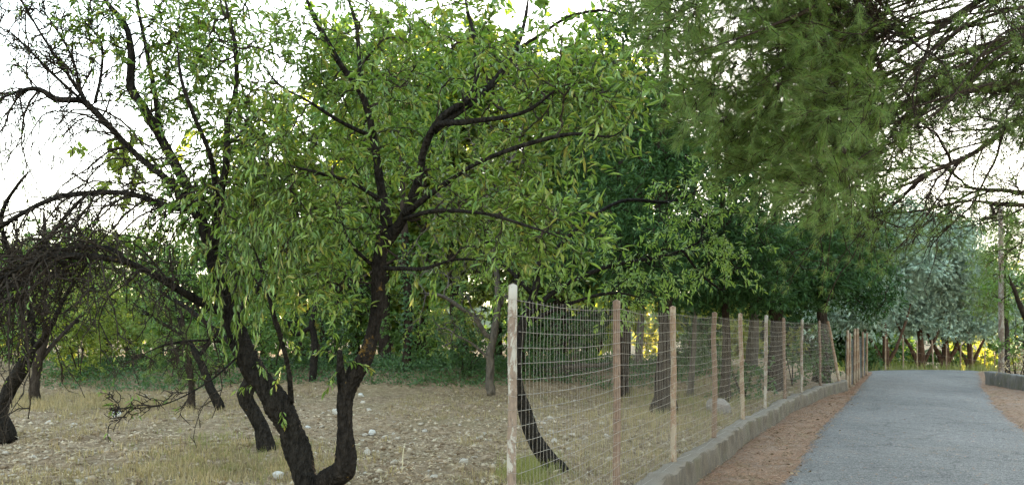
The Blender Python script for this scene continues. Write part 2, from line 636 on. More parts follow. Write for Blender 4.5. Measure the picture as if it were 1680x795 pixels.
M['soil'] = soil_mat()
M['asphalt'] = asphalt_mat()
M['needle_ground'] = needle_ground_mat()
M['concrete'] = concrete_mat('concrete', (.115, .088, .062), (.034, .027, .02), (.08, .072, .036), True)
M['concrete_dark'] = concrete_mat('concrete_dark', (.17, .16, .145), (.06, .058, .052))
M['wire'] = plain('wire', (.16, .135, .11), (.36, .33, .30), 30, .6, .3)
M['net'] = plain('net', (.05, .052, .058), (.10, .105, .115), 30, .6)
M['stone'] = concrete_mat('stone', (.44, .385, .32), (.26, .22, .175), (.34, .28, .21))
M['stone_white'] = concrete_mat('stone_white', (.56, .55, .53), (.38, .36, .33), (.45, .43, .38))
M['boulder'] = concrete_mat('boulder', (.27, .235, .21), (.13, .115, .10), (.22, .17, .15))
M['stalk'] = plain('stalk', (.42, .38, .26), (.55, .50, .36), 20, .8)
M['hill'] = plain('hill', (.05, .07, .03), (.10, .11, .05), .05, .95)

# ------------------------------------------------------------------ setting
FENCE = [(4.77, 0.0), (6.81, .883), (8.85, 1.786), (10.77, 2.71), (13.03, 3.75), (14.74, 4.65), (17.1, 5.80), (18.67, 6.73), (21.1, 8.10), (22.7, 9.25)]
FD = np.array([-12.0, 2.5] + [d for d, x in FENCE] + [26.0, 34.0, 60.0])
FX = np.array([-7.5, -1.0] + [x for d, x in FENCE] + [11.1, 15.1, 30.0])
RD = np.array([-20., 0., 9.08, 14.5, 18.6, 23.3, 34.9, 42, 50, 60, 80])
RL = np.array([-11, -1.5, 2.98, 5.53, 7.57, 9.92, 15.5, 20.5, 28, 40, 66])
RR_ = np.array([-7.4, 2.5, 6.75, 9.2, 11.25, 13.75, 20.3, 27, 36, 50, 78])


def fence_x(y):
    return np.interp(y, FD, FX)


def edge_l(y):
    return np.interp(y, RD, RL) + .05 * (vnoise(y * .9, y * 0 + 3, 5) - .5) + .10 * (vnoise(y * 4, y * 0 + 7, 6) - .5)


def edge_r(y):
    return np.interp(y, RD, RR_) + .06 * (vnoise(y * .8, y * 0 + 9, 8) - .5) + .12 * (vnoise(y * 4, y * 0 + 2, 9) - .5)


def height(x, y):
    far = np.clip(y - 34.5, 0, 40)
    right = sstep(3, 14, x - .0)
    z = -far * .095 * right
    z = z - .006 * far * (1 - right)
    field = sstep(.2, 1.2, fence_x(y) - x)
    cl = (vnoise(x * 3.2, y * 3.2, 1) - .5) * .09 + (vnoise(x * 8, y * 8, 2) - .5) * .055 + (vnoise(x * .6, y * .6, 3) - .5) * .12
    z = z + cl * field * np.clip(1.2 - y / 60, 0, 1)
    # bank under the hedge along the back of the field
    bank = sstep(21.5, 25.5, y + 1.5 * (vnoise(x * .4, y * .0 + 1, 4) - .5)) * sstep(1.0, 4.0, fence_x(y) - x)
    z = z + bank * .55 * (1 - sstep(30, 60, y))
    # rise beyond the right-hand verge
    rr = np.interp(y, RD, RR_)
    z = z + .55 * sstep(1.4, 4.0, x - rr) * (1 - sstep(30, 45, y))
    # verge lies a touch lower by the wall
    return z


def verge_rough(x, y):
    return (vnoise(x * 6, y * 6, 12) - .5) * .035 + (vnoise(x * 17, y * 17, 13) - .5) * .02


xs = np.unique(np.concatenate([np.array([-600, -400, -250, -160, -110, -80, -60, -48, -40, -34, -29]), np.arange(-25, -8, .3), np.arange(-8, 9, .075), np.arange(9, 22, .2), np.arange(22, 40, .8), np.array([44, 50, 58, 70, 90, 120, 180, 260, 400, 600])]))
ys = np.unique(np.concatenate([np.array([-300, -120, -60, -30, -15, -8, -4, -2, 0, 2, 4]), np.arange(5, 16, .075), np.arange(16, 26, .14), np.arange(26, 45, .35), np.arange(45, 80, 2.0), np.array([90, 110, 140, 200, 300, 450, 700])]))
X, Y = np.meshgrid(xs, ys, indexing='ij')
# keep the soil under the carriageway below it
inr = sstep(0, .25, X - np.interp(Y, RD, RL) + .05) * sstep(0, .25, np.interp(Y, RD, RR_) - X + .05)
Z = height(X, Y) - .05 * inr
nx, ny = len(xs), len(ys)
i = np.arange(nx - 1)[:, None] * ny + np.arange(ny - 1)[None]
Q = np.stack([i, i + ny, i + ny + 1, i + 1], -1).reshape(-1, 4)
obj('ground', mesh('ground', np.stack([X, Y, Z], -1), None, Q), M['soil'], kind='structure', label='stony bare field and dry ground under the trees')


def strip(name, y, xl, xr, nc, zoff, m, label, crown=0.0, rough=0.0, edge_drop=.0):
    u = np.linspace(0, 1, nc)
    Xs = xl[:, None] + (xr - xl)[:, None] * u
    Ys = np.repeat(y[:, None], nc, 1)
    Zs = height(Xs, Ys) + zoff + crown * (1 - (2 * u - 1) ** 2)
    if rough:
        Zs = Zs + verge_rough(Xs, Ys) * rough * np.sin(np.pi * np.clip(u, .0, 1))[None] ** .5
    Zs[:, 0] -= edge_drop
    Zs[:, -1] -= edge_drop
    i = np.arange(len(y) - 1)[:, None] * nc + np.arange(nc - 1)[None]
    Q = np.stack([i, i + 1, i + nc + 1, i + nc], -1).reshape(-1, 4)
    return obj(name, mesh(name, np.stack([Xs, Ys, Zs], -1), None, Q), m, kind='structure', label=label)


yr = np.concatenate([np.arange(-18, 5, 1.0), np.arange(5, 36, .15), np.arange(36, 78, 1.0)])
strip('road', yr, edge_l(yr), edge_r(yr), 14, .012, M['asphalt'], 'narrow grey asphalt lane rising to a crest', .035, 0, .03)
yv = np.concatenate([np.arange(-10, 5, .6), np.arange(5, 34, .1)])
strip('verge', yv, fence_x(yv) + .12, edge_l(yv) + .10, 16, .004, M['needle_ground'], 'reddish pine needle verge between wall and lane', 0, 1, .02)
yv2 = np.concatenate([np.arange(-10, 8, .6), np.arange(8, 33, .15)])
strip('verge', yv2, edge_r(yv2) - .08, edge_r(yv2) + 1.9 + .5 * vnoise(yv2 * .6, yv2 * 0, 21), 14, .004, M['needle_ground'], 'brown needle verge right of the lane', 0, 1, .02)


# distant hill
def hill():
    xs = np.linspace(-420, 420, 80)
    u = np.linspace(0, 1, 12)
    hx = 14 + 16 * vnoise(xs * .012, xs * 0, 31) + 6 * vnoise(xs * .05, xs * 0, 32)
    V = np.stack([np.repeat(xs[:, None], 12, 1), 420 + 160 * u[None] + 0 * xs[:, None], -4 + hx[:, None] * np.sin(u * np.pi / 2)[None]], -1)
    V = np.concatenate([V, np.stack([xs[:, None], 590 + 0 * xs[:, None], -6 + 0 * xs[:, None]], -1)], 1)
    n = 13
    i = np.arange(79)[:, None] * n + np.arange(n - 1)[None]
    Q = np.stack([i, i + n, i + n + 1, i + 1], -1).reshape(-1, 4)
    obj('hills', mesh('hills', V, None, Q), M['hill'], kind='structure', label='low distant wooded hills')


hill()


# ------------------------------------------------------------------ low walls
def low_wall(name, pts, top, thick, m, label, wob=.03, seg=.10):
    """pts list of (d,x): a rough cast wall whose left face follows the points"""
    c = catmull(np.array([[x, d, 0] for d, x in pts]), seg)
    n = len(c)
    T = unit(np.gradient(c, axis=0))
    Nn = np.stack([T[:, 1], -T[:, 0], 0 * T[:, 0]], 1)
    s = np.concatenate([[0], np.cumsum(np.linalg.norm(np.diff(c, axis=0), axis=1))])
    prof = [(-.5, -.25), (-.5, .0), (-.5, .55), (-.49, .93), (-.44, 1.0), (-.15, 1.01), (.15, 1.0), (.42, .985), (.49, .9), (.5, .6), (.51, .3), (.53, .0), (.53, -.25)]
    V = np.zeros((n, len(prof), 3))
    tp = top + .022 * (vnoise(s * 1.7, s * 0, 41) - .5) * 2 + .015 * (vnoise(s * 6, s * 0, 42) - .5) * 2
    for j, (a, b) in enumerate(prof):
        off = a * thick + wob * (vnoise(s * 5, s * 0 + j * .6, 43) - .5) * 2
        z = np.where(b < 0, b, b * tp) + wob * .6 * (vnoise(s * 7, s * 0 + j * .7, 44) - .5) * (1 if b > 0 else 0)
        V[:, j] = c + Nn * off[:, None]
        V[:, j, 2] = height(V[:, j, 0], V[:, j, 1]) * (1 if b <= 0 else .0) + z
    k = len(prof)
    i = np.arange(n - 1)[:, None] * k + np.arange(k - 1)[None]
    Q = np.stack([i, i + k, i + k + 1, i + 1], -1).reshape(-1, 4)
    g = Geo()
    g.add(V, None, Q)
    for e in (0, n - 1):
        cc = V[e].mean(0)
        ring = np.concatenate([V[e], cc[None]])
        T_ = np.array([[j, j + 1, k] for j in range(k - 1)])
        g.add(ring, T_ if e == 0 else T_[:, ::-1])
    o = obj(name, g.build(name, smooth=False), m, None)
    o['label'] = label
    o['category'] = 'wall'
    return o


WTOP = .307
low_wall('low_wall', [(d, x + .05) for d, x in [(2.6, -.95)] + FENCE] + [(23.2, 9.55)], WTOP, .21, M['concrete'], 'low weathered concrete wall under the wire fence posts')
low_wall('kerb_wall', [(20.0, 13.75), (21.3, 14.3), (22.7, 14.75), (24.3, 15.1), (25.8, 15.35)], .42, .32, M['concrete_dark'], 'short dark concrete kerb wall right of the lane', .03)


# ------------------------------------------------------------------ wire fence on the wall
def post_mesh(h, r, lean=(0, 0)):
    k = 26
    z = np.linspace(0, h, k)
    p = np.stack([lean[0] * z / h, lean[1] * z / h, z], 1)
    p[:, 0] += np.interp(z, np.linspace(0, h, 6), rng.normal(0, .006, 6))
    rr = r * (1 + .05 * np.interp(z, np.linspace(0, h, 9), rng.normal(0, 1, 9)))
    rr[0] *= 1.12
    g = Geo()
    tubes(g, p, rr, 14, True, .025)
    return g.build('post')


fence = thing('wire_fence', 'wire mesh fence on peeling round posts along the low wall', 'fence', (FENCE[0][1], FENCE[0][0], WTOP))
FO = np.array([FENCE[0][1], FENCE[0][0], WTOP])
pm = [('post_white', (.30, .275, .24), (.17, .12, .09), .58), ('post_rust', (.27, .20, .145), (.14, .085, .058), .46), ('post_tan', (.28, .225, .165), (.20, .12, .075), .58)]
PM = {n: post_mat(n, a, b, c) for n, a, b, c in pm}
pinfo = [('post_white', .031, 'post with white peeling paint at the nearest end of fence'), ('post_rust', .035, 'rusty brown post, second from the near end'), ('post_tan', .036, 'pale tan post with worn paint'),
         ('post_rust', .036, 'reddish brown rusty post'), ('post_tan', .036, 'tan post leaning slightly, paint worn off'), ('post_white', .034, 'whitish post with peeling paint'), ('post_rust', .034, 'thin reddish post'),
         ('post_white', .034, 'thin whitish post'), ('post_rust', .034, 'thin brown post'), ('post_tan', .045, 'pale post leaning back at the far end of fence')]
PT = []
for k, ((d, x), (mn, r, lb)) in enumerate(zip(FENCE, pinfo)):
    lean = (rng.normal(0, .02), rng.normal(0, .01))
    if k == 9:
        lean = (-.36, -.1)
    if k == 4:
        lean = (-.05, 0)
    hgt = 1.71 + rng.normal(0, .015)
    obj('post', post_mesh(hgt, r * .9, lean), PM[mn], fence, np.array([x, d, WTOP - .02]) - FO, label=lb)
    PT.append((np.array([x, d, WTOP - .02]), lean, hgt))
NH = 18
TIE = []
rows = np.linspace(.05, 1.64, NH)
for h in rows:
    pts = []
    for k in range(10):
        b, ln, hg = PT[k]
        q = b + np.array([ln[0] * h / hg + .035, ln[1] * h / hg - .02, h])
        if k == 9:
            q[2] -= .02
        pts.append(q)
    full = []
    for k in range(9):
        n = 9
        sagj = rng.normal(0, .3)
        for j in range(n):
            t = j / n
            q = pts[k] * (1 - t) + pts[k + 1] * t
            q[2] += -.024 * 4 * t * (1 - t) * (1 + sagj) + rng.normal(0, .0015)
            q[0] += rng.normal(0, .003)
            full.append(q)
    full.append(pts[-1])
    full = np.array(full)
    g = Geo()
    tubes(g, full, np.full(len(full), .0017), 4, False)
    obj('horizontal_wire', g.build('horizontal_wire', FO), M['wire'], fence)
for k in range(10):
    g = Geo()
    b, ln, hg = PT[k]
    for h in rows:
        a = np.linspace(0, 2 * np.pi, 11)
        r_ = pinfo[k][1] * .99
        c = b + np.array([ln[0] * h / hg, ln[1] * h / hg, h + rng.normal(0, .004)])
        tilt = rng.normal(0, .12)
        tubes(g, np.stack([c[0] + r_ * np.cos(a), c[1] + r_ * np.sin(a), c[2] + r_ * tilt * np.cos(a)], 1), np.full(11, .0014), 4, False)
    obj('wire_ties', g.build('wire_ties', FO), M['wire'], fence, kind='stuff')
# vertical wires: one mesh per length, shared
vm = []
for q in range(6):
    z = np.linspace(.05, 1.64, 10)
    p = np.stack([rng.normal(0, .003, 10), rng.normal(0, .003, 10), z], 1)
    g = Geo()
    tubes(g, p, np.full(10, .0011), 3, False)
    vm.append(g.build('vertical_wire'))
tot = 0
for k in range(9):
    (b0, l0, h0), (b1, l1, h1) = PT[k], PT[k + 1]
    n = 37 if k < 4 else 30
    for j in range(1, n):
        t = j / n
        b = b0 * (1 - t) + b1 * t
        if tot < 298:
            o = obj('vertical_wire', vm[(j * 5 + k) % 6], M['wire'], fence, b + np.array([.035, -.02, -.0]) - FO)
            lx = l0[0] * (1 - t) + l1[0] * t
            o.rotation_euler = (0, math.atan2(lx, 1.7), 0)
            tot += 1


# ------------------------------------------------------------------ further fences
def simple_fence(name, label, pts, hpost, r, m_post, net, m_net, hnet, spacing=.05, tops=None, extra_rows=None):
    b0 = np.array([pts[0][1], pts[0][0], float(height(np.array(pts[0][1]), np.array(pts[0][0])))])
    th = thing(name, label, 'fence', b0)
    base = []
    for k, (d, x) in enumerate(pts):
        z = float(height(np.array(x), np.array(d)))
        b = np.array([x, d, z])
        h = hpost + rng.normal(0, .05)
        lean = (rng.normal(0, .03), rng.normal(0, .02))
        g = Geo()
        tubes(g, np.array([[lean[0] * t, lean[1] * t, h * t] for t in np.linspace(-.05, 1, 8)]), np.full(8, r), 8, True, .03)
        obj('post', g.build('post'), m_post, th, b - b0)
        base.append(b)
    g = Geo()
    for k in range(len(pts) - 1):
        a, b = base[k], base[k + 1]
        L = np.linalg.norm(b - a)
        n = max(2, int(L / spacing))
        t = (np.arange(n) + .5) / n
        p0 = a + (b - a) * t[:, None] + np.array([-r, r, .02])
        if net:
            PPv = np.stack([p0, p0 + np.array([0, 0, hnet])], 1)
            tubes(g, PPv, np.full((n, 2), .0045 if net > 1 else .002), 3, False)
        for h in (extra_rows if extra_rows is not None else np.arange(.05, hnet, spacing)):
            tubes(g, np.stack([a + np.array([-r, r, h]), (a + b) / 2 + np.array([-r, r, h - .015]), b + np.array([-r, r, h])])[None], np.full((1, 3), .0045 if net > 1 else .0028), 3, False)
    obj('wire_mesh', g.build('wire_mesh', b0), m_net, th, kind='stuff')
    return th


simple_fence('netted_fence', 'grey netted fence beyond the leaning post beside the lane', [(23.6, 9.85), (24.6, 10.35), (25.7, 10.95), (26.8, 11.5), (28.0, 12.1), (29.3, 12.8), (30.8, 13.6)], 1.72, .038, PM['post_tan'], 2, M['net'], 1.45, .10)
f3 = []
for px, d in [(1453, 37), (1482, 38.2), (1505, 39.4), (1532, 40.6), (1553, 42), (1575, 43.4), (1596, 45), (1614, 46.8), (1631, 48.6)]:
    f3.append((d, (px - 840) / F * d))
simple_fence('post_fence', 'row of slender pale posts with thin wires beyond the crest', f3, 1.75, .035, PM['post_tan'], 0, M['wire'], 1.5, .3, extra_rows=[.3, .7, 1.1, 1.45])

# ------------------------------------------------------------------ stones
def stone_mesh(seed, flat=.6, sub=2, rough=.012):
    import bmesh
    bm = bmesh.new()
    bmesh.ops.create_icosphere(bm, subdivisions=sub, radius=.5)
    r = np.random.default_rng(seed)
    pl = [(unit(r.normal(0, 1, 3)), r.uniform(.24, .40)) for _ in range(11)]
    for v in bm.verts:
        c = np.array(v.co)
        for n_, h in pl:
            dd = c @ n_
            if dd > h:
                c = c - n_ * (dd - h) * .85
        c += r.normal(0, rough, 3)
        v.co = c * np.array([1, .8, flat])
    me = bpy.data.meshes.new('stone')
    bm.to_mesh(me)
    bm.free()
    return me


def place_stone(name, px, py, size, m, label, seed, group=None, flat=.6, sink=.3, dd=None):
    c = G(px, py)
    if dd:
        c = P(px, py, dd)
    z = float(height(np.array(c[0]), np.array(c[1])))
    o = obj(name, stone_mesh(seed, flat), m, None, (c[0], c[1], z + size * flat * (.5 - sink)))
    o.scale = (size, size, size)
    o.rotation_euler = (rng.normal(0, .2), rng.normal(0, .2), rng.random() * 6.28)
    o['label'] = label
    o['category'] = 'stone'
    if group:
        o['group'] = group
    return o


bo = place_stone('boulder', 1180, 678, .56, M['boulder'], 'large rounded grey boulder in the grass behind the wire fence', 3, None, .8, .16)
bo.data = stone_mesh(3, .8, 4, .006)
bo.data.materials.append(M['boulder'])
place_stone('white_stone', 192, 680, .36, M['stone_white'], 'big white stone left of the pine sapling trunk', 5, None, .6)
place_stone('white_stone', 610, 711, .19, M['stone_white'], 'white stone just right of the lichen-covered trunk', 7, None, .8, .2)
place_stone('white_stone', 592, 654, .16, M['stone_white'], 'small white stone before the ivy bank', 9, None, .9, .1)
place_stone('white_stone', 553, 680, .24, M['stone_white'], 'pale stone just left of the lichen-covered trunk', 10, None, .7, .2)
place_stone('white_stone', 505, 700, .15, M['stone_white'], 'small white stone between the two dark stems', 11, None, .7, .2)
place_stone('white_stone', 457, 787, .16, M['stone_white'], 'pale stone at the foot of the thick dark stem', 12, None, .7, .2)
smesh = [stone_mesh(100 + k, .55) for k in range(12)]
cnt = 0
while cnt < 160:
    py = 642 + 153 * rng.random() ** .9
    px = rng.uniform(0, 1000)
    c = G(px, py)
    if c[0] > fence_x(c[1]) - .3:
        continue
    if vnoise(np.array(c[0] * .5), np.array(c[1] * .5), 51) < .38:
        continue
    s = .05 + .10 * rng.random() ** 2.4 + .002 * c[1]
    o = obj('field_stone', smesh[cnt % 12], M['stone'], None, (c[0], c[1], float(height(np.array(c[0]), np.array(c[1]))) + s * .12))
    o.scale = (s, s * rng.uniform(.7, 1.2), s * rng.uniform(.7, 1.1))
    o.rotation_euler = (rng.normal(0, .3), rng.normal(0, .3), rng.random() * 6.28)
    o['label'] = 'small pale limestone lying on the dry stony field'
    o['category'] = 'stone'
    o['group'] = 'small pale stones scattered over the field'
    cnt += 1

# ------------------------------------------------------------------ ground cover (uncountable)
def scatter_field(n, ylo=6.0, yhi=26, xspan=14, power=1.6):
    y = ylo + (yhi - ylo) * rng.random(n) ** power
    x = rng.uniform(-.68, .72, n) * y
    return x, y


def ground_pts(x, y):
    return np.stack([x, y, height(x, y)], 1)


def pebbles():
    x, y = scatter_field(20000, 6, 24)
    k = x < fence_x(y) - .2
    x, y = x[k], y[k]
    k = vnoise(x * .8, y * .8, 52) > .22
    p = ground_pts(x[k], y[k])
    n = len(p)
    s = .014 + .045 * rng.random(n) ** 2.2
    oct_ = np.array([[1, 0, 0], [-1, 0, 0], [0, 1, 0], [0, -1, 0], [0, 0, .7], [0, 0, -.5]], float)
    rot = rng.random(n) * 6.28
    ca, sa = np.cos(rot), np.sin(rot)
    V = oct_[None] * (.6 + .8 * rng.random((n, 6, 1))) * s[:, None, None]
    V = np.stack([V[..., 0] * ca[:, None] - V[..., 1] * sa[:, None], V[..., 0] * sa[:, None] + V[..., 1] * ca[:, None], V[..., 2]], -1) + p[:, None] + np.array([0, 0, .005])
    T = np.array([[0, 2, 4], [2, 1, 4], [1, 3, 4], [3, 0, 4], [2, 0, 5], [1, 2, 5], [3, 1, 5], [0, 3, 5]])
    TT = (np.arange(n)[:, None, None] * 6 + T[None]).reshape(-1, 3)
    obj('pebbles', mesh('pebbles', V, TT, None, False), M['clod'], kind='stuff', label='pebbles and clods strewn over the field')


pebbles()


def litter(name, x, y, L, W, m, label, lift=.012, tilt=.35):
    p = ground_pts(x, y)
    p[:, 2] += lift * rng.random(len(p))
    a = rng.random(len(p)) * 6.28
    d = np.stack([np.cos(a), np.sin(a), rng.normal(0, tilt * .5, len(p))], 1)
    up = np.stack([rng.normal(0, tilt, len(p)), rng.normal(0, tilt, len(p)), np.ones(len(p))], 1)
    g = Geo()
    leaves(g, p, d, L * (.5 + rng.random(len(p))), W * (.5 + rng.random(len(p))), LEAF4, up)
    obj(name, g.build(name), m, kind='stuff', label=label)


x, y = scatter_field(52000, 6, 25, power=1.5)
k = x < fence_x(y) - .1
litter('straw', x[k], y[k], .085, .013, M['straw'], 'dry straw and dead stems over the field', .03, .5)
x, y = scatter_field(16000, 6, 25, power=1.5)
k = x < fence_x(y) - .1
litter('leaf_litter', x[k], y[k], .045, .016, M['litter'], 'dead brown leaves on the field', .02, .6)
# pine needles on both verges, thinning out over the edges of the lane
y = 5 + 28 * rng.random(42000) ** 1.4
u = rng.random(len(y))
xl, xr_ = fence_x(y) + .18, edge_l(y)
x = xl + (xr_ - xl) * np.minimum(u * 1.16, 1.0 + rng.exponential(.25, len(y)))
litter('needle_litter', x, y, .085, .0065, M['needle_litter'], 'fallen pine needles on the verge by the wall', .02, .25)
y = 9 + 24 * rng.random(26000) ** 1.2
x = edge_r(y) - rng.exponential(.12, len(y)) + np.abs(rng.normal(.7, .7, len(y)))
litter('needle_litter', x, y, .085, .0065, M['needle_litter'], 'fallen needles on the verge right of the lane', .02, .25)
y = 6 + 26 * rng.random(5200) ** 1.4
x = np.where(rng.random(len(y)) < .8, fence_x(y) + .2 + rng.random(len(y)) * 1.4, edge_r(y) + rng.random(len(y)) * 1.6)
litter('leaf_litter', x, y, .05, .03, M['litter'], 'dry leaves along the verges', .015, .4)


y = 7 + 24 * rng.random(3000) ** 1.3
u = np.clip(rng.beta(.4, .4, 3000), .01, .99)
x = edge_l(y) + (edge_r(y) - edge_l(y)) * u
p_ = ground_pts(x, y)
p_[:, 2] += .012 + .035 * (1 - (2 * u - 1) ** 2) + .004
a_ = rng.random(3000) * 6.28
g_ = Geo()
leaves(g_, p_, np.stack([np.cos(a_), np.sin(a_), 0 * a_], 1), .03 + .05 * rng.random(3000), .007 + .018 * rng.random(3000) ** 3, LEAF4, unit(np.array([0, 0, 1.0]) + rng.normal(0, .15, p_.shape)))
obj('leaf_litter', g_.build('leaf_litter'), M['needle_litter'], kind='stuff', label='needles and dry leaves blown over the lane')


def grass(name, x, y, h, m, label, wid=.006, lean=.35):
    p = ground_pts(x, y)
    n = len(p)
    a = rng.random(n) * 6.28
    d = np.stack([np.cos(a) * lean * rng.random(n), np.sin(a) * lean * rng.random(n), np.ones(n)], 1)
    BL = (np.array([[0, -.5, 0], [0, .5, 0], [.55, -.35, .05], [.55, .35, .05], [1, 0, .35]]), np.array([[0, 1, 3], [0, 3, 2], [2, 3, 4]]))
    g = Geo()
    leaves(g, p, d, h, wid * (.6 + .8 * rng.random(n)), BL)
    obj(name, g.build(name), m, kind='stuff', label=label)


def clumped(n, fn, sd=.06, per=14):
    c = fn(n // per)
    c = np.repeat(c, per, 0) + rng.normal(0, sd, (len(c) * per, 2))
    return c[:, 0], c[:, 1]


def field_pick(n, thr, seed, ylo=6.5, yhi=24):
    x, y = scatter_field(n * 4, ylo, yhi, power=1.4)
    k = (x < fence_x(y) - .15) & (vnoise(x * .55, y * .55, seed) > thr)
    return np.stack([x[k], y[k]], 1)[:n]


x, y = clumped(26000, lambda n: field_pick(n, .55, 61))
grass('dry_grass', x, y, .04 + .09 * rng.random(len(x)), M['grass_dry'], 'tufts of dry straw-coloured grass in the field', .007)


def px_patch(cx, cy, rx, ry):
    def fn(n):
        px = cx + rx * rng.normal(0, .5, n * 2)
        py = np.clip(cy + ry * rng.normal(0, .5, n * 2), 618, 900)
        d = EYE * F / (py - HOR)
        xx = (px - 840) / F * d
        k = xx < fence_x(d) - .15
        return np.stack([xx[k], d[k]], 1)[:n]
    return fn


x, y = clumped(5200, px_patch(370, 765, 200, 40), .06)
grass('dry_grass', x, y,   .04 + .10 * rng.random(len(x)), M['grass_dry'], 'pale dry grass by the foot of the dark stems', .011)
x, y = clumped(2600, px_patch(400, 745, 150, 40), .05)
grass('green_grass', x, y, .05 + .09 * rng.random(len(x)), M['grass_green'], 'thin green grass by the dark stems', .005)
x, y = clumped(9000, px_patch(1090, 680, 170, 60), .06)
grass('dry_grass', x, y, .08 + .16 * rng.random(len(x)), M['grass_dry'], 'pale dry grass behind the wire fence', .006)
x, y = clumped(4000, px_patch(1150, 650, 180, 36), .06)
grass('green_grass', x, y, .08 + .16 * rng.random(len(x)), M['grass_green'], 'green grass behind the wire fence', .006)
x, y = clumped(2500, px_patch(870, 780, 40, 24), .05)
grass('green_grass', x, y, .10 + .12 * rng.random(len(x)), M['grass_green'], 'green tuft of grass at the white post', .005)
x, y = clumped(9000, px_patch(130, 665, 260, 18), .08)
grass('dry_grass', x, y, .07 + .13 * rng.random(len(x)), M['grass_dry'], 'dry grass along the back of the field', .009)
# beyond the crest
y = 36 + 14 * rng.random(9000)
x = np.interp(y, RD, RL) - 2 + rng.random(9000) * 16
grass('green_grass', x, y, .25 + .45 * rng.random(9000), M['grass_green'], 'rough green growth along the post fence beyond the crest', .02)

# ------------------------------------------------------------------ trees: shared machinery
def skel_obj(name, c, m, parent, off, sides=10, knob=.06, label=None, lump=.12):
    g = Geo()
    tubes(g, c[:, :3], c[:, 3], sides, True, knob, lump)
    o = obj(name, g.build(name, off), m, parent)
    if label:
        o['label'] = label
    return o


def foliage_broad(g, PP, nleaf, L, W, tpl, droop=.25, spread=.9, t0=.25, collect=None):
    pos, tan, t = along(PP, nleaf, t0)
    r = unit(rng.normal(0, 1, pos.shape))
    side = unit(r - (r * tan).sum(1, keepdims=True) * tan)
    d = unit(tan * .7 + side * spread + np.array([0, 0, -droop]))
    up = unit(np.array([0, 0, 1.0]) + rng.normal(0, .55, pos.shape))
    Ls = L * (.45 + .85 * rng.random(len(pos)))
    Ws = W * (.75 + .5 * rng.random(len(pos)))
    if collect is not None:
        collect.append((pos, d, up, Ls, Ws))
        return
    leaves(g, pos, d, Ls, Ws, tpl, up)


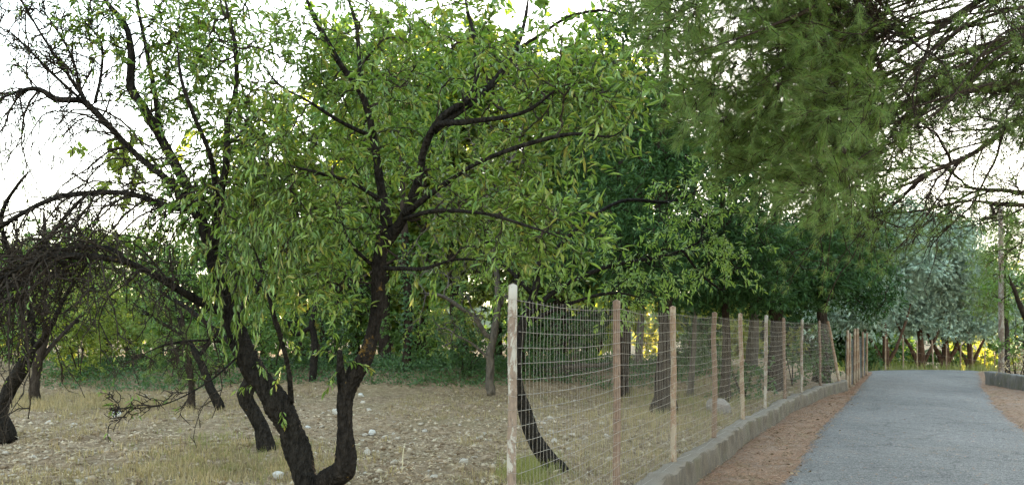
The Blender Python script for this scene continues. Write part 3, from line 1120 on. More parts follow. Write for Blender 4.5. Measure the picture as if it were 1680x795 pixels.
# ------------------------------------------------------------------ the near twin-stemmed almond
def near_almond():
    base = P(505, 850, 7.0)
    base[2] = float(height(np.array(base[0]), np.array(base[1])))
    th = thing('almond_tree', 'gnarled twin-stemmed almond tree with black bark and bare drooping boughs nearest the camera', 'tree', base)
    g0 = (505, 862, 7.35)
    A = limb([(503, 875, 7.3, 60), (494, 800, 7.3, 44), (480, 730, 7.35, 46), (468, 680, 7.4, 48), (452, 648, 7.4, 46), (420, 612, 7.4, 40), (398, 570, 7.45, 36), (378, 520, 7.5, 32), (360, 465, 7.5, 28), (348, 405, 7.5, 24)], .02)
    B = limb([(505, 872, 7.35, 56), (522, 800, 7.3, 44), (545, 778, 7.25, 46), (566, 755, 7.2, 42), (570, 700, 7.2, 33), (566, 650, 7.2, 36), (580, 615, 7.2, 34), (603, 575, 7.2, 32), (614, 520, 7.2, 29), (622, 465, 7.2, 28), (628, 410, 7.2, 27), (633, 372, 7.2, 25)], .02)
    A[:, 3] *= .90
    B[:, 3] *= .82
    skel_obj('trunk', A, M['bark_dark'], th, base, 34, .075, 'thick black stem leaning left', .11)
    skel_obj('trunk', B, M['bark_lichen'], th, base, 34, .07, 'crooked stem with yellow lichen bending right', .08)
    ends = {}
    limbs = {
        # left stem
        'arch': [(372, 512, 7.5, 16), (335, 500, 7.4, 14), (295, 478, 7.2, 13), (250, 450, 7.0, 12), (200, 428, 6.8, 11), (130, 419, 6.6, 10), (75, 421, 6.5, 9), (20, 445, 6.4, 8), (-40, 480, 6.3, 5)],
        'arch2': [(215, 432, 6.8, 9), (180, 408, 6.8, 7), (130, 405, 6.9, 6), (90, 412, 7, 5), (40, 430, 7.1, 4)],
        'L1': [(349, 410, 7.5, 20), (322, 352, 7.5, 13), (272, 337, 7.4, 11), (216, 318, 7.3, 10), (150, 317, 7.2, 9), (80, 328, 7.0, 8), (0, 372, 6.9, 6), (-60, 420, 6.9, 4)],
        'L2': [(330, 360, 7.5, 14), (285, 306, 7.5, 12), (232, 262, 7.5, 11), (195, 225, 7.5, 10), (146, 174, 7.4, 10), (126, 164, 7.4, 9), (90, 162, 7.3, 10), (65, 146, 7.3, 8), (30, 150, 7.2, 6), (-30, 178, 7.1, 5)],
        'L2b': [(146, 174, 7.4, 6), (110, 120, 7.4, 5), (70, 60, 7.4, 4), (35, 0, 7.3, 3), (10, -40, 7.3, 2)],
        'L2c': [(146, 174, 7.4, 5), (95, 130, 7.3, 5), (40, 75, 7.2, 4), (0, 38, 7.2, 3)],
        'L2d': [(138, 168, 7.4, 5), (120, 100, 7.5, 4), (90, 45, 7.5, 3), (60, 5, 7.6, 2.5)],
        'L2e': [(156, 168, 7.4, 5), (166, 120, 7.5, 4), (165, 70, 7.5, 4), (135, 30, 7.6, 3)],
        'L3': [(348, 408, 7.5, 24), (325, 342, 7.6, 19), (300, 286, 7.6, 17), (268, 236, 7.6, 17), (246, 200, 7.6, 18), (232, 172, 7.6, 15), (216, 140, 7.6, 13), (217, 92, 7.6, 12), (206, 42, 7.6, 11), (171, 0, 7.6, 10), (150, -40, 7.6, 8)],
        'L4': [(262, 228, 7.6, 12), (258, 180, 7.8, 9), (248, 120, 7.9, 8), (238, 70, 8, 7), (225, 10, 8, 5), (220, -50, 8, 4)],
        'L5': [(349, 405, 7.5, 18), (362, 330, 7.4, 12), (372, 262, 7.3, 11), (374, 200, 7.2, 9), (386, 150, 7.2, 8), (387, 80, 7.2, 7), (372, 10, 7.2, 5), (365, -50, 7.2, 4)],
        'L6': [(358, 345, 7.4, 10), (345, 260, 7.1, 8), (318, 190, 6.9, 7), (298, 130, 6.8, 5), (290, 60, 6.8, 4)],
        'L7': [(478, 660, 7.35, 9), (474, 610, 7.25, 8), (462, 560, 7.15, 8), (448, 515, 7.05, 7), (432, 450, 7.0, 5), (410, 390, 6.9, 4)],
        'lich': [(362, 560, 7.4, 5), (320, 558, 7.1, 4.5), (270, 565, 6.8, 4), (235, 580, 6.7, 3)],
        'low': [(400, 575, 7.4, 4), (350, 620, 7.0, 3), (290, 655, 6.8, 2.4), (240, 668, 6.7, 2), (150, 670, 6.6, 1.4)],
        # right stem
        'stub': [(566, 640, 7.2, 22), (560, 615, 7.15, 15), (559, 596, 7.1, 12), (557, 575, 7.05, 9)],
        'B1': [(634, 375, 7.2, 22), (630, 330, 7.15, 16), (621, 268, 7.1, 14), (606, 201, 7.05, 12), (591, 151, 7.0, 12), (561, 111, 6.9, 10), (531, 60, 6.8, 9), (503, 0, 6.8, 7), (490, -50, 6.8, 5)],
        'B1b': [(596, 165, 7.0, 8), (590, 100, 7.2, 7), (585, 40, 7.3, 6), (565, -20, 7.4, 4)],
        'B1c': [(612, 225, 7.1, 8), (560, 200, 6.8, 6), (505, 165, 6.5, 5), (460, 140, 6.4, 4), (420, 95, 6.3, 3)],
        'B2': [(632, 400, 7.2, 22), (655, 372, 7.1, 18), (672, 340, 7.0, 16), (690, 290, 6.9, 13), (698, 240, 6.8, 12), (718, 207, 6.7, 11), (762, 201, 6.5, 9), (822, 194, 6.3, 7), (870, 180, 6.2, 6), (920, 143, 6.1, 5), (962, 135, 6.0, 3.5)],
        'B2b': [(690, 262, 6.85, 12), (720, 200, 6.9, 10), (777, 152, 7.0, 9), (781, 76, 7.1, 8), (765, 10, 7.2, 6), (760, -40, 7.2, 4)],
        'B3': [(712, 215, 6.9, 12), (755, 180, 7.0, 11), (792, 150, 7.1, 11), (825, 118, 7.2, 10), (848, 80, 7.2, 8), (862, 30, 7.3, 6), (870, -30, 7.3, 4)],
        'B4': [(664, 352, 7.0, 13), (720, 310, 6.7, 9), (790, 265, 6.4, 8), (870, 235, 6.1, 7), (940, 220, 5.9, 6), (1010, 222, 5.8, 4.5), (1042, 178, 5.7, 3)],
        'B5': [(660, 360, 7.05, 9), (720, 345, 6.5, 7), (790, 350, 6.1, 6), (850, 365, 5.9, 5), (910, 385, 5.8, 4), (945, 400, 5.7, 3)],
        'B6': [(620, 440, 7.2, 8), (665, 440, 7.0, 7), (695, 440, 6.9, 6), (750, 425, 6.8, 5), (800, 428, 6.7, 3.5)],
        'B7': [(628, 330, 7.15, 8), (580, 300, 7.0, 6), (530, 285, 6.8, 5), (470, 270, 6.6, 4)],
        'B8': [(848, 82, 7.2, 6), (890, 55, 7.0, 5), (935, 28, 6.8, 4.5), (985, 18, 6.7, 4), (1020, 25, 6.6, 3)],
        'B9': [(616, 440, 7.2, 7), (575, 400, 6.9, 5), (555, 350, 6.7, 4), (545, 300, 6.6, 3)],
    }
    sk = {}
    bare = {'arch', 'arch2', 'L1', 'L2', 'L2b', 'L2c', 'L2d', 'L2e', 'lich', 'low'}
    for n, pth in limbs.items():
        c = limb(pth, .05)
        sk[n] = c
        o = skel_obj('branch', c, M['bark_dark'], th, base, 10, .08)
        if n in ('arch', 'L1', 'L2'):
            o['label'] = {'arch': 'low bare bough arching left over the field', 'L1': 'bare bough reaching level to the left', 'L2': 'bare bough crooked like an elbow against the sky'}[n]
    leafy = [c for n, c in sk.items() if n not in bare] + [A[-50:], B[-60:]]
    pts = np.concatenate([
        ell(560, 170, 230, 190, 6.0, 8.6, 225), ell(700, 120, 240, 160, 6.2, 8.6, 135), ell(880, 170, 170, 140, 5.6, 7.6, 140), ell(985, 170, 80, 90, 5.6, 7.0, 46),
        ell(300, 50, 110, 100, 7.0, 8.4, 80), ell(420, 110, 100, 150, 6.6, 8.4, 74), ell(365, 240, 80, 120, 6.8, 8.2, 64), ell(445, 330, 80, 120, 6.4, 7.8, 70),
        ell(830, 330, 120, 60, 5.7, 7.2, 50), ell(900, 390, 90, 60, 5.6, 6.6, 40), ell(560, 360, 80, 100, 6.4, 7.8, 55), ell(540, 470, 60, 60, 6.6, 7.6, 28), ell(740, 330, 80, 90, 6.4, 7.6, 45), ell(200, 40, 70, 60, 7.2, 8.2, 30),
        ell(300, 190, 60, 110, 7.1, 8.3, 60), ell(240, 80, 60, 90, 7.2, 8.3, 34), ell(330, 330, 50, 70, 7.0, 8.0, 26), ell(400, 200, 60, 120, 6.8, 8.0, 36),
        ell(560, -130, 420, 90, 6.0, 9.0, 120)])
    pts = pts[vnoise(pts[:, 0] * 2.2 + pts[:, 1], pts[:, 2] * 2.2 - pts[:, 1] * .7, 91) > .38]
    pts = np.concatenate([pts, ell(300, 130, 70, 80, 7.2, 8.2, 44), ell(270, 40, 80, 50, 7.2, 8.2, 24), ell(350, 90, 50, 90, 6.9, 8.0, 26)])
    pts = pts[np.linalg.norm(pts[:, None] - np.concatenate(leafy)[None, :, :3], axis=2).min(1) < 1.3]
    PP, RR, D = branchwork(leafy, pts, .0032, 7, 0.05, .09)
    tw = Geo()
    tubes(tw, PP, RR, 5, True, .1)
    # leafy end shoots
    b = np.repeat(PP[:, -1], 2, 0)
    dr = np.repeat(D, 2, 0) + rng.normal(0, .5, (len(b), 3))
    px = b[:, 0] / b[:, 1] * F + 840
    py = HOR - (b[:, 2] - EYE) / b[:, 1] * F
    hang = ((px < 500) & (py > 210)).astype(float)
    sh = shoots(b, dr, .20 + .18 * rng.random(len(b)) + hang * .12, 6, .02, .16)
    tubes(tw, sh, np.linspace(.0028, .0012, 6)[None].repeat(len(sh), 0), 4, False)
    col = []
    hm = hang > .5
    foliage_broad(None, sh[~hm], 8, .094, .0215, LANCE, .08, .9, .1, col)
    foliage_broad(None, sh[hm], 8, .105, .0185, LANCE, .7, .55, .1, col)
    foliage_broad(None, PP[:, 2:], 2, .085, .021, LANCE, .2, .9, .2, col)
    # hanging willowy shoots on the left stem
    hb = np.concatenate([ell(420, 330, 50, 100, 6.7, 7.5, 20), ell(400, 450, 45, 60, 6.8, 7.5, 14), ell(350, 420, 26, 50, 6.9, 7.5, 5), ell(470, 400, 40, 60, 6.7, 7.4, 12)])
    PPh, RRh, Dh = branchwork([sk['L5'], sk['L7'], sk['L3'][:12], A[-60:]], hb, .003, 7, .1, .08)
    tubes(tw, PPh, RRh, 4, True)
    hb2 = PPh[:, -1]
    hs = shoots(hb2, rng.normal(0, .35, (len(hb2), 3)) + np.array([0, 0, -.6]), .30 + .35 * rng.random(len(hb2)), 7, .45, .12)
    tubes(tw, hs, np.linspace(.0026, .0010, 7)[None].repeat(len(hs), 0), 4, False)
    foliage_broad(None, hs, 15, .105, .018, LANCE, 1.1, .5, .05, col)
    # leafy sprigs along the low forks
    bp = np.concatenate([sk['L7'][8::4, :3], sk['stub'][-4:, :3], sk['B9'][::4, :3], sk['B6'][4::4, :3], A[-80::12, :3]])
    ss = shoots(bp, rng.normal(0, 1, (len(bp), 3)) + np.array([0, -.4, .2]), .28, 6, .25, .2)
    tubes(tw, ss, np.linspace(.003, .0012, 6)[None].repeat(len(ss), 0), 4, False)
    foliage_broad(None, ss, 13, .088, .021, LANCE, .6, .7, .1, col)
    # bare spurred twigs hanging from the left boughs
    bb, dd, ll = [], [], []
    for n, cnt_, gl, lo, hi in (('arch', 56, 1, .35, 1.35), ('arch2', 32, 1, .3, .9), ('L1', 62, 1, .3, 1.2), ('L2', 34, 0, .2, .7), ('L2', 30, 1, .4, 1.3), ('L2b', 20, 0, .15, .6), ('L2c', 20, 0, .15, .6), ('L2d', 16, 0, .15, .6), ('L2e', 14, 0, .15, .6), ('lich', 10, 1, .1, .4), ('low', 14, 0, .1, .4), ('L3', 24, 0, .2, .7)):
        c = sk[n]
        i = rng.integers(len(c) // 6, len(c), cnt_)
        bb.append(c[i, :3])
        t = unit(np.gradient(c[:, :3], axis=0))[i]
        dd.append(t * .6 + rng.normal(0, .6, (cnt_, 3)) + np.array([-.15, -.1, .35 if not gl else .15]))
        ll.append(np.stack([lo + (hi - lo) * rng.random(cnt_) ** 1.3, np.full(cnt_, .24 if gl else .03)], 1))
    bb, dd, ll = np.concatenate(bb), np.concatenate(dd), np.concatenate(ll)
    for gl in (True, False):
        k = (ll[:, 1] > .1) == gl
        s1 = shoots(bb[k], dd[k], ll[k, 0], 9, .24 if gl else .03, .22)
        tubes(tw, s1, np.linspace(1, .35, 9)[None] * (.0044 + .0050 * ll[k, 0:1]), 5, True, .15)
        pos, tan, t = along(s1, 4, .15)
        s2 = shoots(pos, tan * .8 + rng.normal(0, .6, pos.shape), (np.repeat(ll[k, 0], 4) * (.3 + .3 * rng.random(len(pos)))), 7, .14 if gl else .0, .26)
        tubes(tw, s2, np.linspace(.0054, .0030, 7)[None].repeat(len(s2), 0), 4, True, .15)
        pos, tan, t = along(np.concatenate([s1[:, :7], s2]), 5 if gl else 2, .05)
        s3 = shoots(pos, tan * .5 + rng.normal(0, .7, pos.shape), .03 + .07 * rng.random(len(pos)), 4, 0, .3)
        tubes(tw, s3, np.linspace(.0038, .0026, 4)[None].repeat(len(s3), 0), 3, True)
        if not gl:
            # a few leaves left on the upright shoots
            foliage_broad(None, s2[::3], 4, .06, .014, LANCE, .3, .8, .4, col)
        else:
            foliage_broad(None, s2[::7], 3, .06, .014, LANCE, .5, .8, .5, col)
    obj('twigs', tw.build('twigs', base), M['bark_twig'], th, kind='stuff')
    pos, d, up, Ls, Ws = [np.concatenate([c[i] for c in col]) for i in range(5)]
    big_ = 1 + .10 * sstep(740, 940, pos[:, 0] / pos[:, 1] * F + 840)
    Ls, Ws = Ls * big_, Ws * big_
    # the 300 leaves that show largest: single objects
    px = pos[:, 0] / pos[:, 1] * F + 840
    py = HOR - (pos[:, 2] - EYE) / pos[:, 1] * F
    dd_, s_, n_ = frames(d, up)
    view = unit(pos - np.array([0, 0, EYE]))
    face = np.abs((n_ * view).sum(1)) * Ls * Ws / pos[:, 1] ** 2
    face[(px < 5) | (px > 1400) | (py < 5) | (py > 780)] = 0
    big = np.argsort(-face)[:300]
    rest = np.ones(len(pos), bool)
    rest[big] = False
    g = Geo()
    leaves(g, pos[rest], d[rest], Ls[rest], Ws[rest], LANCE, up[rest])
    obj('foliage', g.build('foliage', base), M['almond_leaf'], th, kind='stuff')
    V0, T_ = LANCE
    lm = mesh('leaf', V0 * np.array([1, 1, .5]), T_)
    lm.materials.append(M['almond_leaf'])
    for i in big:
        o = bpy.data.objects.new('leaf', lm)
        COL.objects.link(o)
        o.parent = th
        m3 = np.eye(4)
        m3[:3, 0] = dd_[i] * Ls[i]
        m3[:3, 1] = s_[i] * Ws[i]
        m3[:3, 2] = n_[i] * Ls[i]
        m3[:3, 3] = pos[i] - base
        o.matrix_basis = Matrix(m3.tolist())
    return len(pos)


nl = near_almond()
print('near almond leaves', nl, round(time.time() - T0, 1))


# ------------------------------------------------------------------ further broadleaf trees traced from their trunks
def tree(name, label, trunk, limbs, crown, bark, leafm, base, per=8, L=.08, W=.022, tpl=LEAF4, shoot=.3, droop=.3, tip=.004, sides=9, shoots_n=1, group=None, bare_extra=0, sag=.05, reach=3.0):
    th = thing(name, label, 'tree', base, group)
    tk = limb(trunk, .1)
    skel_obj('trunk', tk, bark, th, base, sides, .07)
    sk = [tk[len(tk) // 3:]]
    for l in limbs:
        c = limb(l, .1)
        sk.append(c)
        skel_obj('branch', c, bark, th, base, 7, .08)
    pts = np.concatenate(crown)
    dmin = np.array([np.linalg.norm(np.concatenate(sk)[:, :3] - p, axis=1).min() for p in pts])
    pts = pts[dmin < reach]
    PP, RR, D = branchwork(sk, pts, tip, 6, sag, .08)
    tw = Geo()
    tubes(tw, PP, RR, 4, True)
    b = np.repeat(PP[:, -1], shoots_n, 0)
    sh = shoots(b, np.repeat(D, shoots_n, 0) + rng.normal(0, .6, (len(b), 3)), shoot * (.6 + .8 * rng.random(len(b))), 5, .15, .2)
    tubes(tw, sh, np.linspace(tip * .7, tip * .35, 5)[None].repeat(len(sh), 0), 3, False)
    if bare_extra:
        pos, tan, t = along(PP, bare_extra, .1)
        s3 = shoots(pos, tan + rng.normal(0, .8, pos.shape), shoot * (.3 + .7 * rng.random(len(pos))), 5, .12, .3)
        tubes(tw, s3, np.linspace(tip * .7, tip * .35, 5)[None].repeat(len(s3), 0), 3, False)
    obj('twigs', tw.build('twigs', base), bark, th, kind='stuff')
    g = Geo()
    foliage_broad(g, sh, per, L, W, tpl, droop, .9, .05)
    obj('foliage', g.build('foliage', base), leafm, th, kind='stuff')
    return th


def gb(px, py):
    c = G(px, py)
    c[2] = float(height(np.array(c[0]), np.array(c[1])))
    return c


tree('almond_tree', 'black crooked almond trunk bent over the grass just behind the near fence panel',
     [(918, 780, 9.9, 40), (893, 748, 9.9, 27), (872, 715, 9.9, 24), (862, 680, 9.9, 22), (852, 640, 9.9, 20), (848, 590, 9.9, 18), (856, 540, 10, 17), (872, 490, 10.1, 15), (885, 430, 10.2, 12), (900, 360, 10.3, 9)],
     [[(862, 520, 10, 10), (920, 470, 10.2, 8), (990, 440, 10.5, 7), (1060, 425, 10.8, 6), (1120, 410, 11, 5), (1180, 380, 11.2, 3)], [(880, 450, 10.1, 9), (940, 380, 10.4, 7), (1020, 330, 10.9, 6), (1100, 330, 11.2, 5), (1170, 300, 11.4, 3)],
      [(860, 530, 10, 8), (930, 500, 9.9, 6), (1000, 480, 9.8, 5), (1060, 490, 9.7, 4)], [(872, 480, 10.1, 8), (820, 430, 10.3, 6), (770, 400, 10.6, 4)], [(1120, 410, 11, 5), (1150, 450, 11.2, 4), (1190, 480, 11.4, 3)]],
     [ell(1130, 350, 80, 80, 10.4, 12, 60), ell(1180, 400, 70, 70, 10.6, 12, 55), ell(1060, 440, 90, 50, 10, 11.6, 45), ell(1040, 490, 60, 35, 9.5, 10.4, 26), ell(880, 470, 80, 50, 9.6, 10.8, 30), ell(960, 400, 90, 70, 9.8, 11.5, 40), ell(820, 400, 70, 60, 10, 11.4, 30), ell(1170, 300, 40, 40, 11, 12, 14)],
     M['bark_dark'], M['almond_leaf_far'], gb(905, 768), 14, .095, .024, OVATE, .34, .3, .004, 14, 1, None, 1)

tree('almond_tree', 'thin black almond trunk leaning left behind the twin-stemmed tree',
     [(440, 748, 11.3, 34), (428, 715, 11.3, 27), (410, 672, 11.3, 25), (402, 645, 11.3, 26), (410, 618, 11.3, 24), (398, 580, 11.3, 22), (380, 540, 11.4, 18), (385, 480, 11.5, 13), (380, 400, 11.6, 8)],
     [[(398, 580, 11.3, 12), (350, 540, 11.5, 9), (300, 500, 11.8, 7), (250, 470, 12, 4)], [(382, 520, 11.4, 11), (430, 460, 11.7, 9), (480, 410, 12, 6), (520, 350, 12.2, 4)], [(384, 470, 11.5, 9), (340, 400, 11.8, 7), (310, 320, 12.2, 4)]],
     [ell(400, 430, 120, 110, 10.8, 13, 90), ell(320, 440, 90, 80, 11, 13, 30), ell(480, 420, 80, 90, 11, 13, 50)],
     M['bark_dark'], M['midgreen'], gb(437, 745), 12, .085, .022, LEAF4, .36, .5, .004, 12, 1, None, 1)

tree('almond_tree', 'black trunk at the left frame edge with a tangle of bare drooping twigs',
     [(14, 726, 12.5, 30), (6, 700, 12.5, 28), (2, 668, 12.5, 24), (14, 636, 12.5, 24), (32, 608, 12.4, 22), (46, 570, 12.3, 18), (48, 520, 12.2, 15), (30, 460, 12.1, 12), (10, 400, 12, 8)],
     [[(40, 590, 12.4, 12), (80, 540, 12, 9), (110, 480, 11.6, 7), (150, 420, 11.2, 5), (180, 380, 11, 3)], [(48, 530, 12.2, 10), (20, 470, 11.8, 8), (-30, 420, 11.4, 6), (-80, 400, 11, 4)], [(34, 470, 12.1, 10), (70, 400, 11.8, 8), (120, 340, 11.4, 6), (160, 300, 11, 4)], [(20, 430, 12, 8), (0, 360, 11.5, 7), (30, 300, 11, 5), (60, 270, 10.8, 3)]],
     [ell(60, 420, 110, 110, 10, 12.8, 50), ell(70, 520, 80, 70, 10.4, 12.4, 30), ell(20, 330, 70, 70, 10.4, 12.6, 24), ell(150, 360, 60, 60, 10.4, 12, 14)],
     M['bark_dark'], M['yellowgreen'], gb(12, 722), 6, .075, .016, LEAF4, .5, .4, .0045, 12, 1, None, 3, .1)

tree('almond_tree', 'small black leaning trunk right of the pine sapling',
     [(362, 670, 18, 18), (350, 645, 18, 15), (335, 612, 18, 14), (322, 580, 18, 12), (300, 540, 18.2, 9), (285, 490, 18.4, 6)],
     [[(325, 585, 18, 8), (360, 540, 18.2, 6), (390, 500, 18.4, 4)], [(305, 550, 18.2, 7), (250, 520, 18.4, 5), (210, 490, 18.6, 3)]],
     [ell(310, 480, 110, 70, 17, 20, 80), ell(230, 480, 80, 50, 17, 20, 40)],
     M['bark_dark'], M['midgreen'], gb(360, 668), 12, .095, .028, LEAF4, .45, .3, .006, 9, 1, None, 1)

tree('almond_tree', 'slim dark trunk deep in the field near the left edge',
     [(58, 660, 19.5, 18), (56, 630, 19.5, 16), (62, 600, 19.5, 14), (74, 550, 19.5, 12), (76, 480, 19.6, 11), (73, 400, 19.8, 9), (72, 330, 20, 6)],
     [[(66, 590, 19.5, 8), (110, 540, 20, 6), (150, 500, 20.5, 4)], [(75, 520, 19.5, 8), (30, 470, 20, 6), (-20, 440, 20.5, 4)], [(74, 430, 19.8, 7), (120, 370, 20, 5), (150, 330, 20.4, 3)]],
     [ell(70, 470, 120, 90, 18, 22, 90), ell(150, 470, 70, 70, 19, 22, 40)],
     M['bark_brown'], M['yellowgreen'], gb(57, 658), 10, .095, .026, LEAF4, .5, .4, .006, 9, 1, None, 2)

tree('orchard_tree', 'grey forked tree with pale green leaves left of the white fence post',
     [(806, 648, 21, 15), (803, 610, 21, 14), (806, 575, 21, 14), (812, 540, 21, 13), (816, 490, 21, 11), (812, 430, 21.2, 9), (800, 360, 21.4, 7), (790, 280, 21.6, 5)],
     [[(806, 560, 21, 9), (780, 525, 20.8, 8), (750, 500, 20.5, 7), (722, 484, 20.3, 6), (690, 480, 20, 4)], [(814, 510, 21, 8), (850, 460, 21.2, 6), (890, 420, 21.5, 4)], [(810, 420, 21.2, 7), (750, 360, 21, 5), (710, 310, 20.8, 4)], [(795, 330, 21.5, 6), (840, 260, 21.8, 4), (860, 200, 22, 3)], [(804, 590, 21, 6), (770, 560, 20.7, 4), (730, 545, 20.4, 3)]],
     [ell(770, 430, 120, 100, 19.5, 23, 170), ell(790, 280, 110, 110, 19.5, 23.5, 140), ell(740, 530, 70, 40, 19.5, 22, 45), ell(850, 420, 60, 80, 20, 23, 60)],
     M['bark_grey'], M['yellowgreen'], gb(806, 646), 13, .11, .034, LEAF4, .5, .3, .006, 9, 1, None, 1)

tree('orchard_tree', 'dark crooked tree on the bank between the two near stems',
     [(512, 640, 23, 13), (513, 605, 23, 13), (516, 565, 23, 12), (512, 530, 23, 10), (520, 500, 23, 9), (540, 450, 23, 7), (545, 380, 23.2, 5)],
     [[(512, 535, 23, 8), (490, 548, 22.8, 7), (480, 545, 22.6, 6), (470, 520, 22.4, 4)], [(525, 490, 23, 7), (570, 460, 23.2, 5), (600, 430, 23.4, 3)]],
     [ell(530, 440, 110, 90, 21.5, 25, 130), ell(460, 480, 80, 70, 21.5, 24.5, 70), ell(600, 480, 70, 60, 21.5, 24.5, 50)],
     M['bark_dark'], M['midgreen'], gb(512, 638), 12, .11, .034, LEAF4, .5, .3, .006, 9, 1, None, 1)
print('trees', round(time.time() - T0, 1))


# ------------------------------------------------------------------ pines and conifers
def tufts(g, pos, d, n, L, W, cone=.75):
    """bunches of needles fanning round a direction"""
    N = len(pos)
    dd = np.repeat(d, n, 0)
    dd = unit(dd + rng.normal(0, cone, dd.shape))
    pp = np.repeat(pos, n, 0) + dd * .004
    LL = L * (.7 + .5 * rng.random(N * n))
    leaves(g, pp, dd, LL, W, NEEDLE)


def near_pine():
    base = np.array([11.5, 13.0, 0.0])
    base[2] = float(height(np.array(base[0]), np.array(base[1])))
    th = thing('pine_tree', 'big pine overhanging the lane from the right with long fine needles', 'tree', base)
    tk = np.array([np.append(base + np.array([.15 * math.sin(z * .5), .1 * z * .3, z]), .30 * (1 - z / 15)) for z in np.linspace(-.1, 12, 60)])
    skel_obj('trunk', tk, M['bark_pine'], th, base, 14, .06)
    limbs = [
        [(1960, 150, 12.6, 26), (1800, 130, 11.8, 20), (1680, 140, 11.0, 16), (1560, 147, 10.3, 14), (1500, 165, 9.8, 12), (1440, 187, 9.3, 9), (1370, 215, 8.8, 6), (1290, 235, 8.4, 4)],
        [(1940, 80, 12.4, 20), (1790, 130, 11.4, 15), (1680, 192, 10.6, 9), (1600, 250, 10.0, 8), (1560, 268, 9.7, 7), (1500, 295, 9.3, 6), (1450, 322, 9.0, 5), (1395, 360, 8.6, 3)],
        [(1960, 340, 13.0, 16), (1800, 328, 12.5, 11), (1680, 317, 12.0, 8), (1610, 310, 11.6, 6), (1545, 304, 11.2, 4)],
        [(1960, 370, 12.6, 14), (1800, 350, 11.8, 10), (1680, 337, 11.2, 8), (1610, 331, 10.8, 6), (1560, 325, 10.5, 4)],
        [(1900, -160, 12, 22), (1750, -70, 11, 16), (1620, -5, 10, 11), (1520, 55, 9.2, 8), (1430, 110, 8.6, 6), (1330, 150, 8.1, 4)],
        [(1900, -60, 12.2, 18), (1760, 20, 11.6, 12), (1680, 60, 11.0, 9), (1580, 85, 10.4, 7), (1480, 112, 9.8, 5), (1400, 130, 9.4, 3)],
        [(1920, 0, 12.4, 16), (1780, 60, 11.8, 11), (1680, 92, 11.2, 8), (1580, 130, 10.6, 6), (1500, 172, 10.1, 4)],
        [(1850, -260, 11.5, 22), (1650, -150, 10, 16), (1480, -60, 8.8, 11), (1340, 10, 8.0, 8), (1220, 60, 7.4, 6), (1130, 90, 7.0, 4)],
        [(1850, -300, 11.8, 20), (1600, -220, 10.6, 14), (1400, -120, 9.6, 10), (1240, -60, 9.0, 7), (1120, -10, 8.5, 4), (1060, 10, 8.3, 3)],
        [(1440, 187, 9.3, 8), (1390, 240, 9.0, 6), (1320, 285, 8.8, 5), (1250, 310, 8.6, 3)],
        [(1500, 55, 9.2, 7), (1400, 30, 8.6, 6), (1320, 60, 8.2, 4)],
    ]
    sk = []
    for l in limbs:
        c = limb(l, .1)
        sk.append(c)
        skel_obj('branch', c, M['bark_pine'], th, base, 9, .08)
    rim = [(1045, 0), (1082, 40), (1100, 95), (1120, 155), (1140, 200), (1185, 248), (1232, 280), (1285, 305), (1345, 318), (1400, 300), (1450, 270), (1484, 225)]
    inner = [(1170, 20), (1180, 90), (1210, 160), (1230, 215), (1250, 235), (1310, 265), (1360, 255), (1420, 240), (1300, 60), (1320, 140), (1350, 200), (1400, 110), (1240, -40), (1360, -60), (1120, -50), (1440, 170)]
    den = []
    for q, (ex, ey) in enumerate(rim + inner):
        t_ = rng.random()
        sx, sy = 1560 + 160 * t_ + rng.normal(0, 30), -110 + .55 * ey + rng.normal(0, 40)
        ds, de = rng.uniform(9.4, 10.6), rng.uniform(7.2, 9.0)
        pth = [(sx, sy, ds, 5)]
        for u in (.3, .6, .85):
            pth.append((sx + (ex - sx) * u, sy + (ey - sy) * u ** 1.5 + rng.normal(0, 8), ds + (de - ds) * u, 5 - 3.2 * u))
        pth.append((ex, ey, de, 1.5))
        c = limb(pth, .1)
        sk.append(c)
        skel_obj('branch', c, M['bark_pine'], th, base, 6, .08)
        n = 112 if q < len(rim) else 100
        i = (len(c) * (.22 + .78 * rng.random(n) ** .75)).astype(int).clip(0, len(c) - 1)
        w_ = .30 * np.sin(np.clip(i / len(c), .1, .93) * np.pi)[:, None] + .06
        den.append(c[i, :3] + rng.normal(0, 1, (n, 3)) * w_ * np.array([1, 1.3, .75]))
    dense = np.concatenate(den)
    dpx = dense[:, 0] / dense[:, 1] * F + 840
    dpy = HOR - (dense[:, 2] - EYE) / dense[:, 1] * F
    lim = 1395 + .22 * np.clip(dpy, 0, 330) + rng.normal(0, 30, len(dense))
    dense = dense[(dpx < lim) | ((dpy < -60) & (dpx < 1560))]
    PP, RR, D = branchwork(sk, dense, .0045, 6, .04, .07)
    tw = Geo()
    tubes(tw, PP, RR, 4, True, .1)
    g = Geo()
    b = np.repeat(PP[:, -1], 2, 0)
    dr = np.repeat(D, 2, 0) * .8 + rng.normal(0, .45, (len(b), 3)) + np.array([-.45, -.1, -.10])
    sh = shoots(b, dr, .20 + .22 * rng.random(len(b)), 5, .05, .12)
    tubes(tw, sh, np.linspace(.0045, .003, 5)[None].repeat(len(sh), 0), 3, False)
    pos, tan, t = along(sh, 5, .15)
    tufts(g, pos, unit(tan + np.array([0, 0, -.05])), 24, .12, .0034, .36)
    # thin half-bare sprays against the sky
    i0 = []
    d0 = []
    for c in sk[:11]:
        px = c[:, 0] / c[:, 1] * F + 840
        ok = np.where((px > 1440) & (px < 1850))[0]
        if len(ok) < 4:
            continue
        n = 9 if px.min() < 1520 else 5
        if np.median(c[:, 2]) < P(0, 290, 11)[2]:
            n = 3
        i = rng.choice(ok, n * 3)
        i0.append(c[i, :3])
        d0.append(unit(np.gradient(c[:, :3], axis=0))[i] * 1.0 + rng.normal(0, .33, (len(i), 3)) + np.array([-.15, 0, -.1]))
    i0, d0 = np.concatenate(i0), np.concatenate(d0)
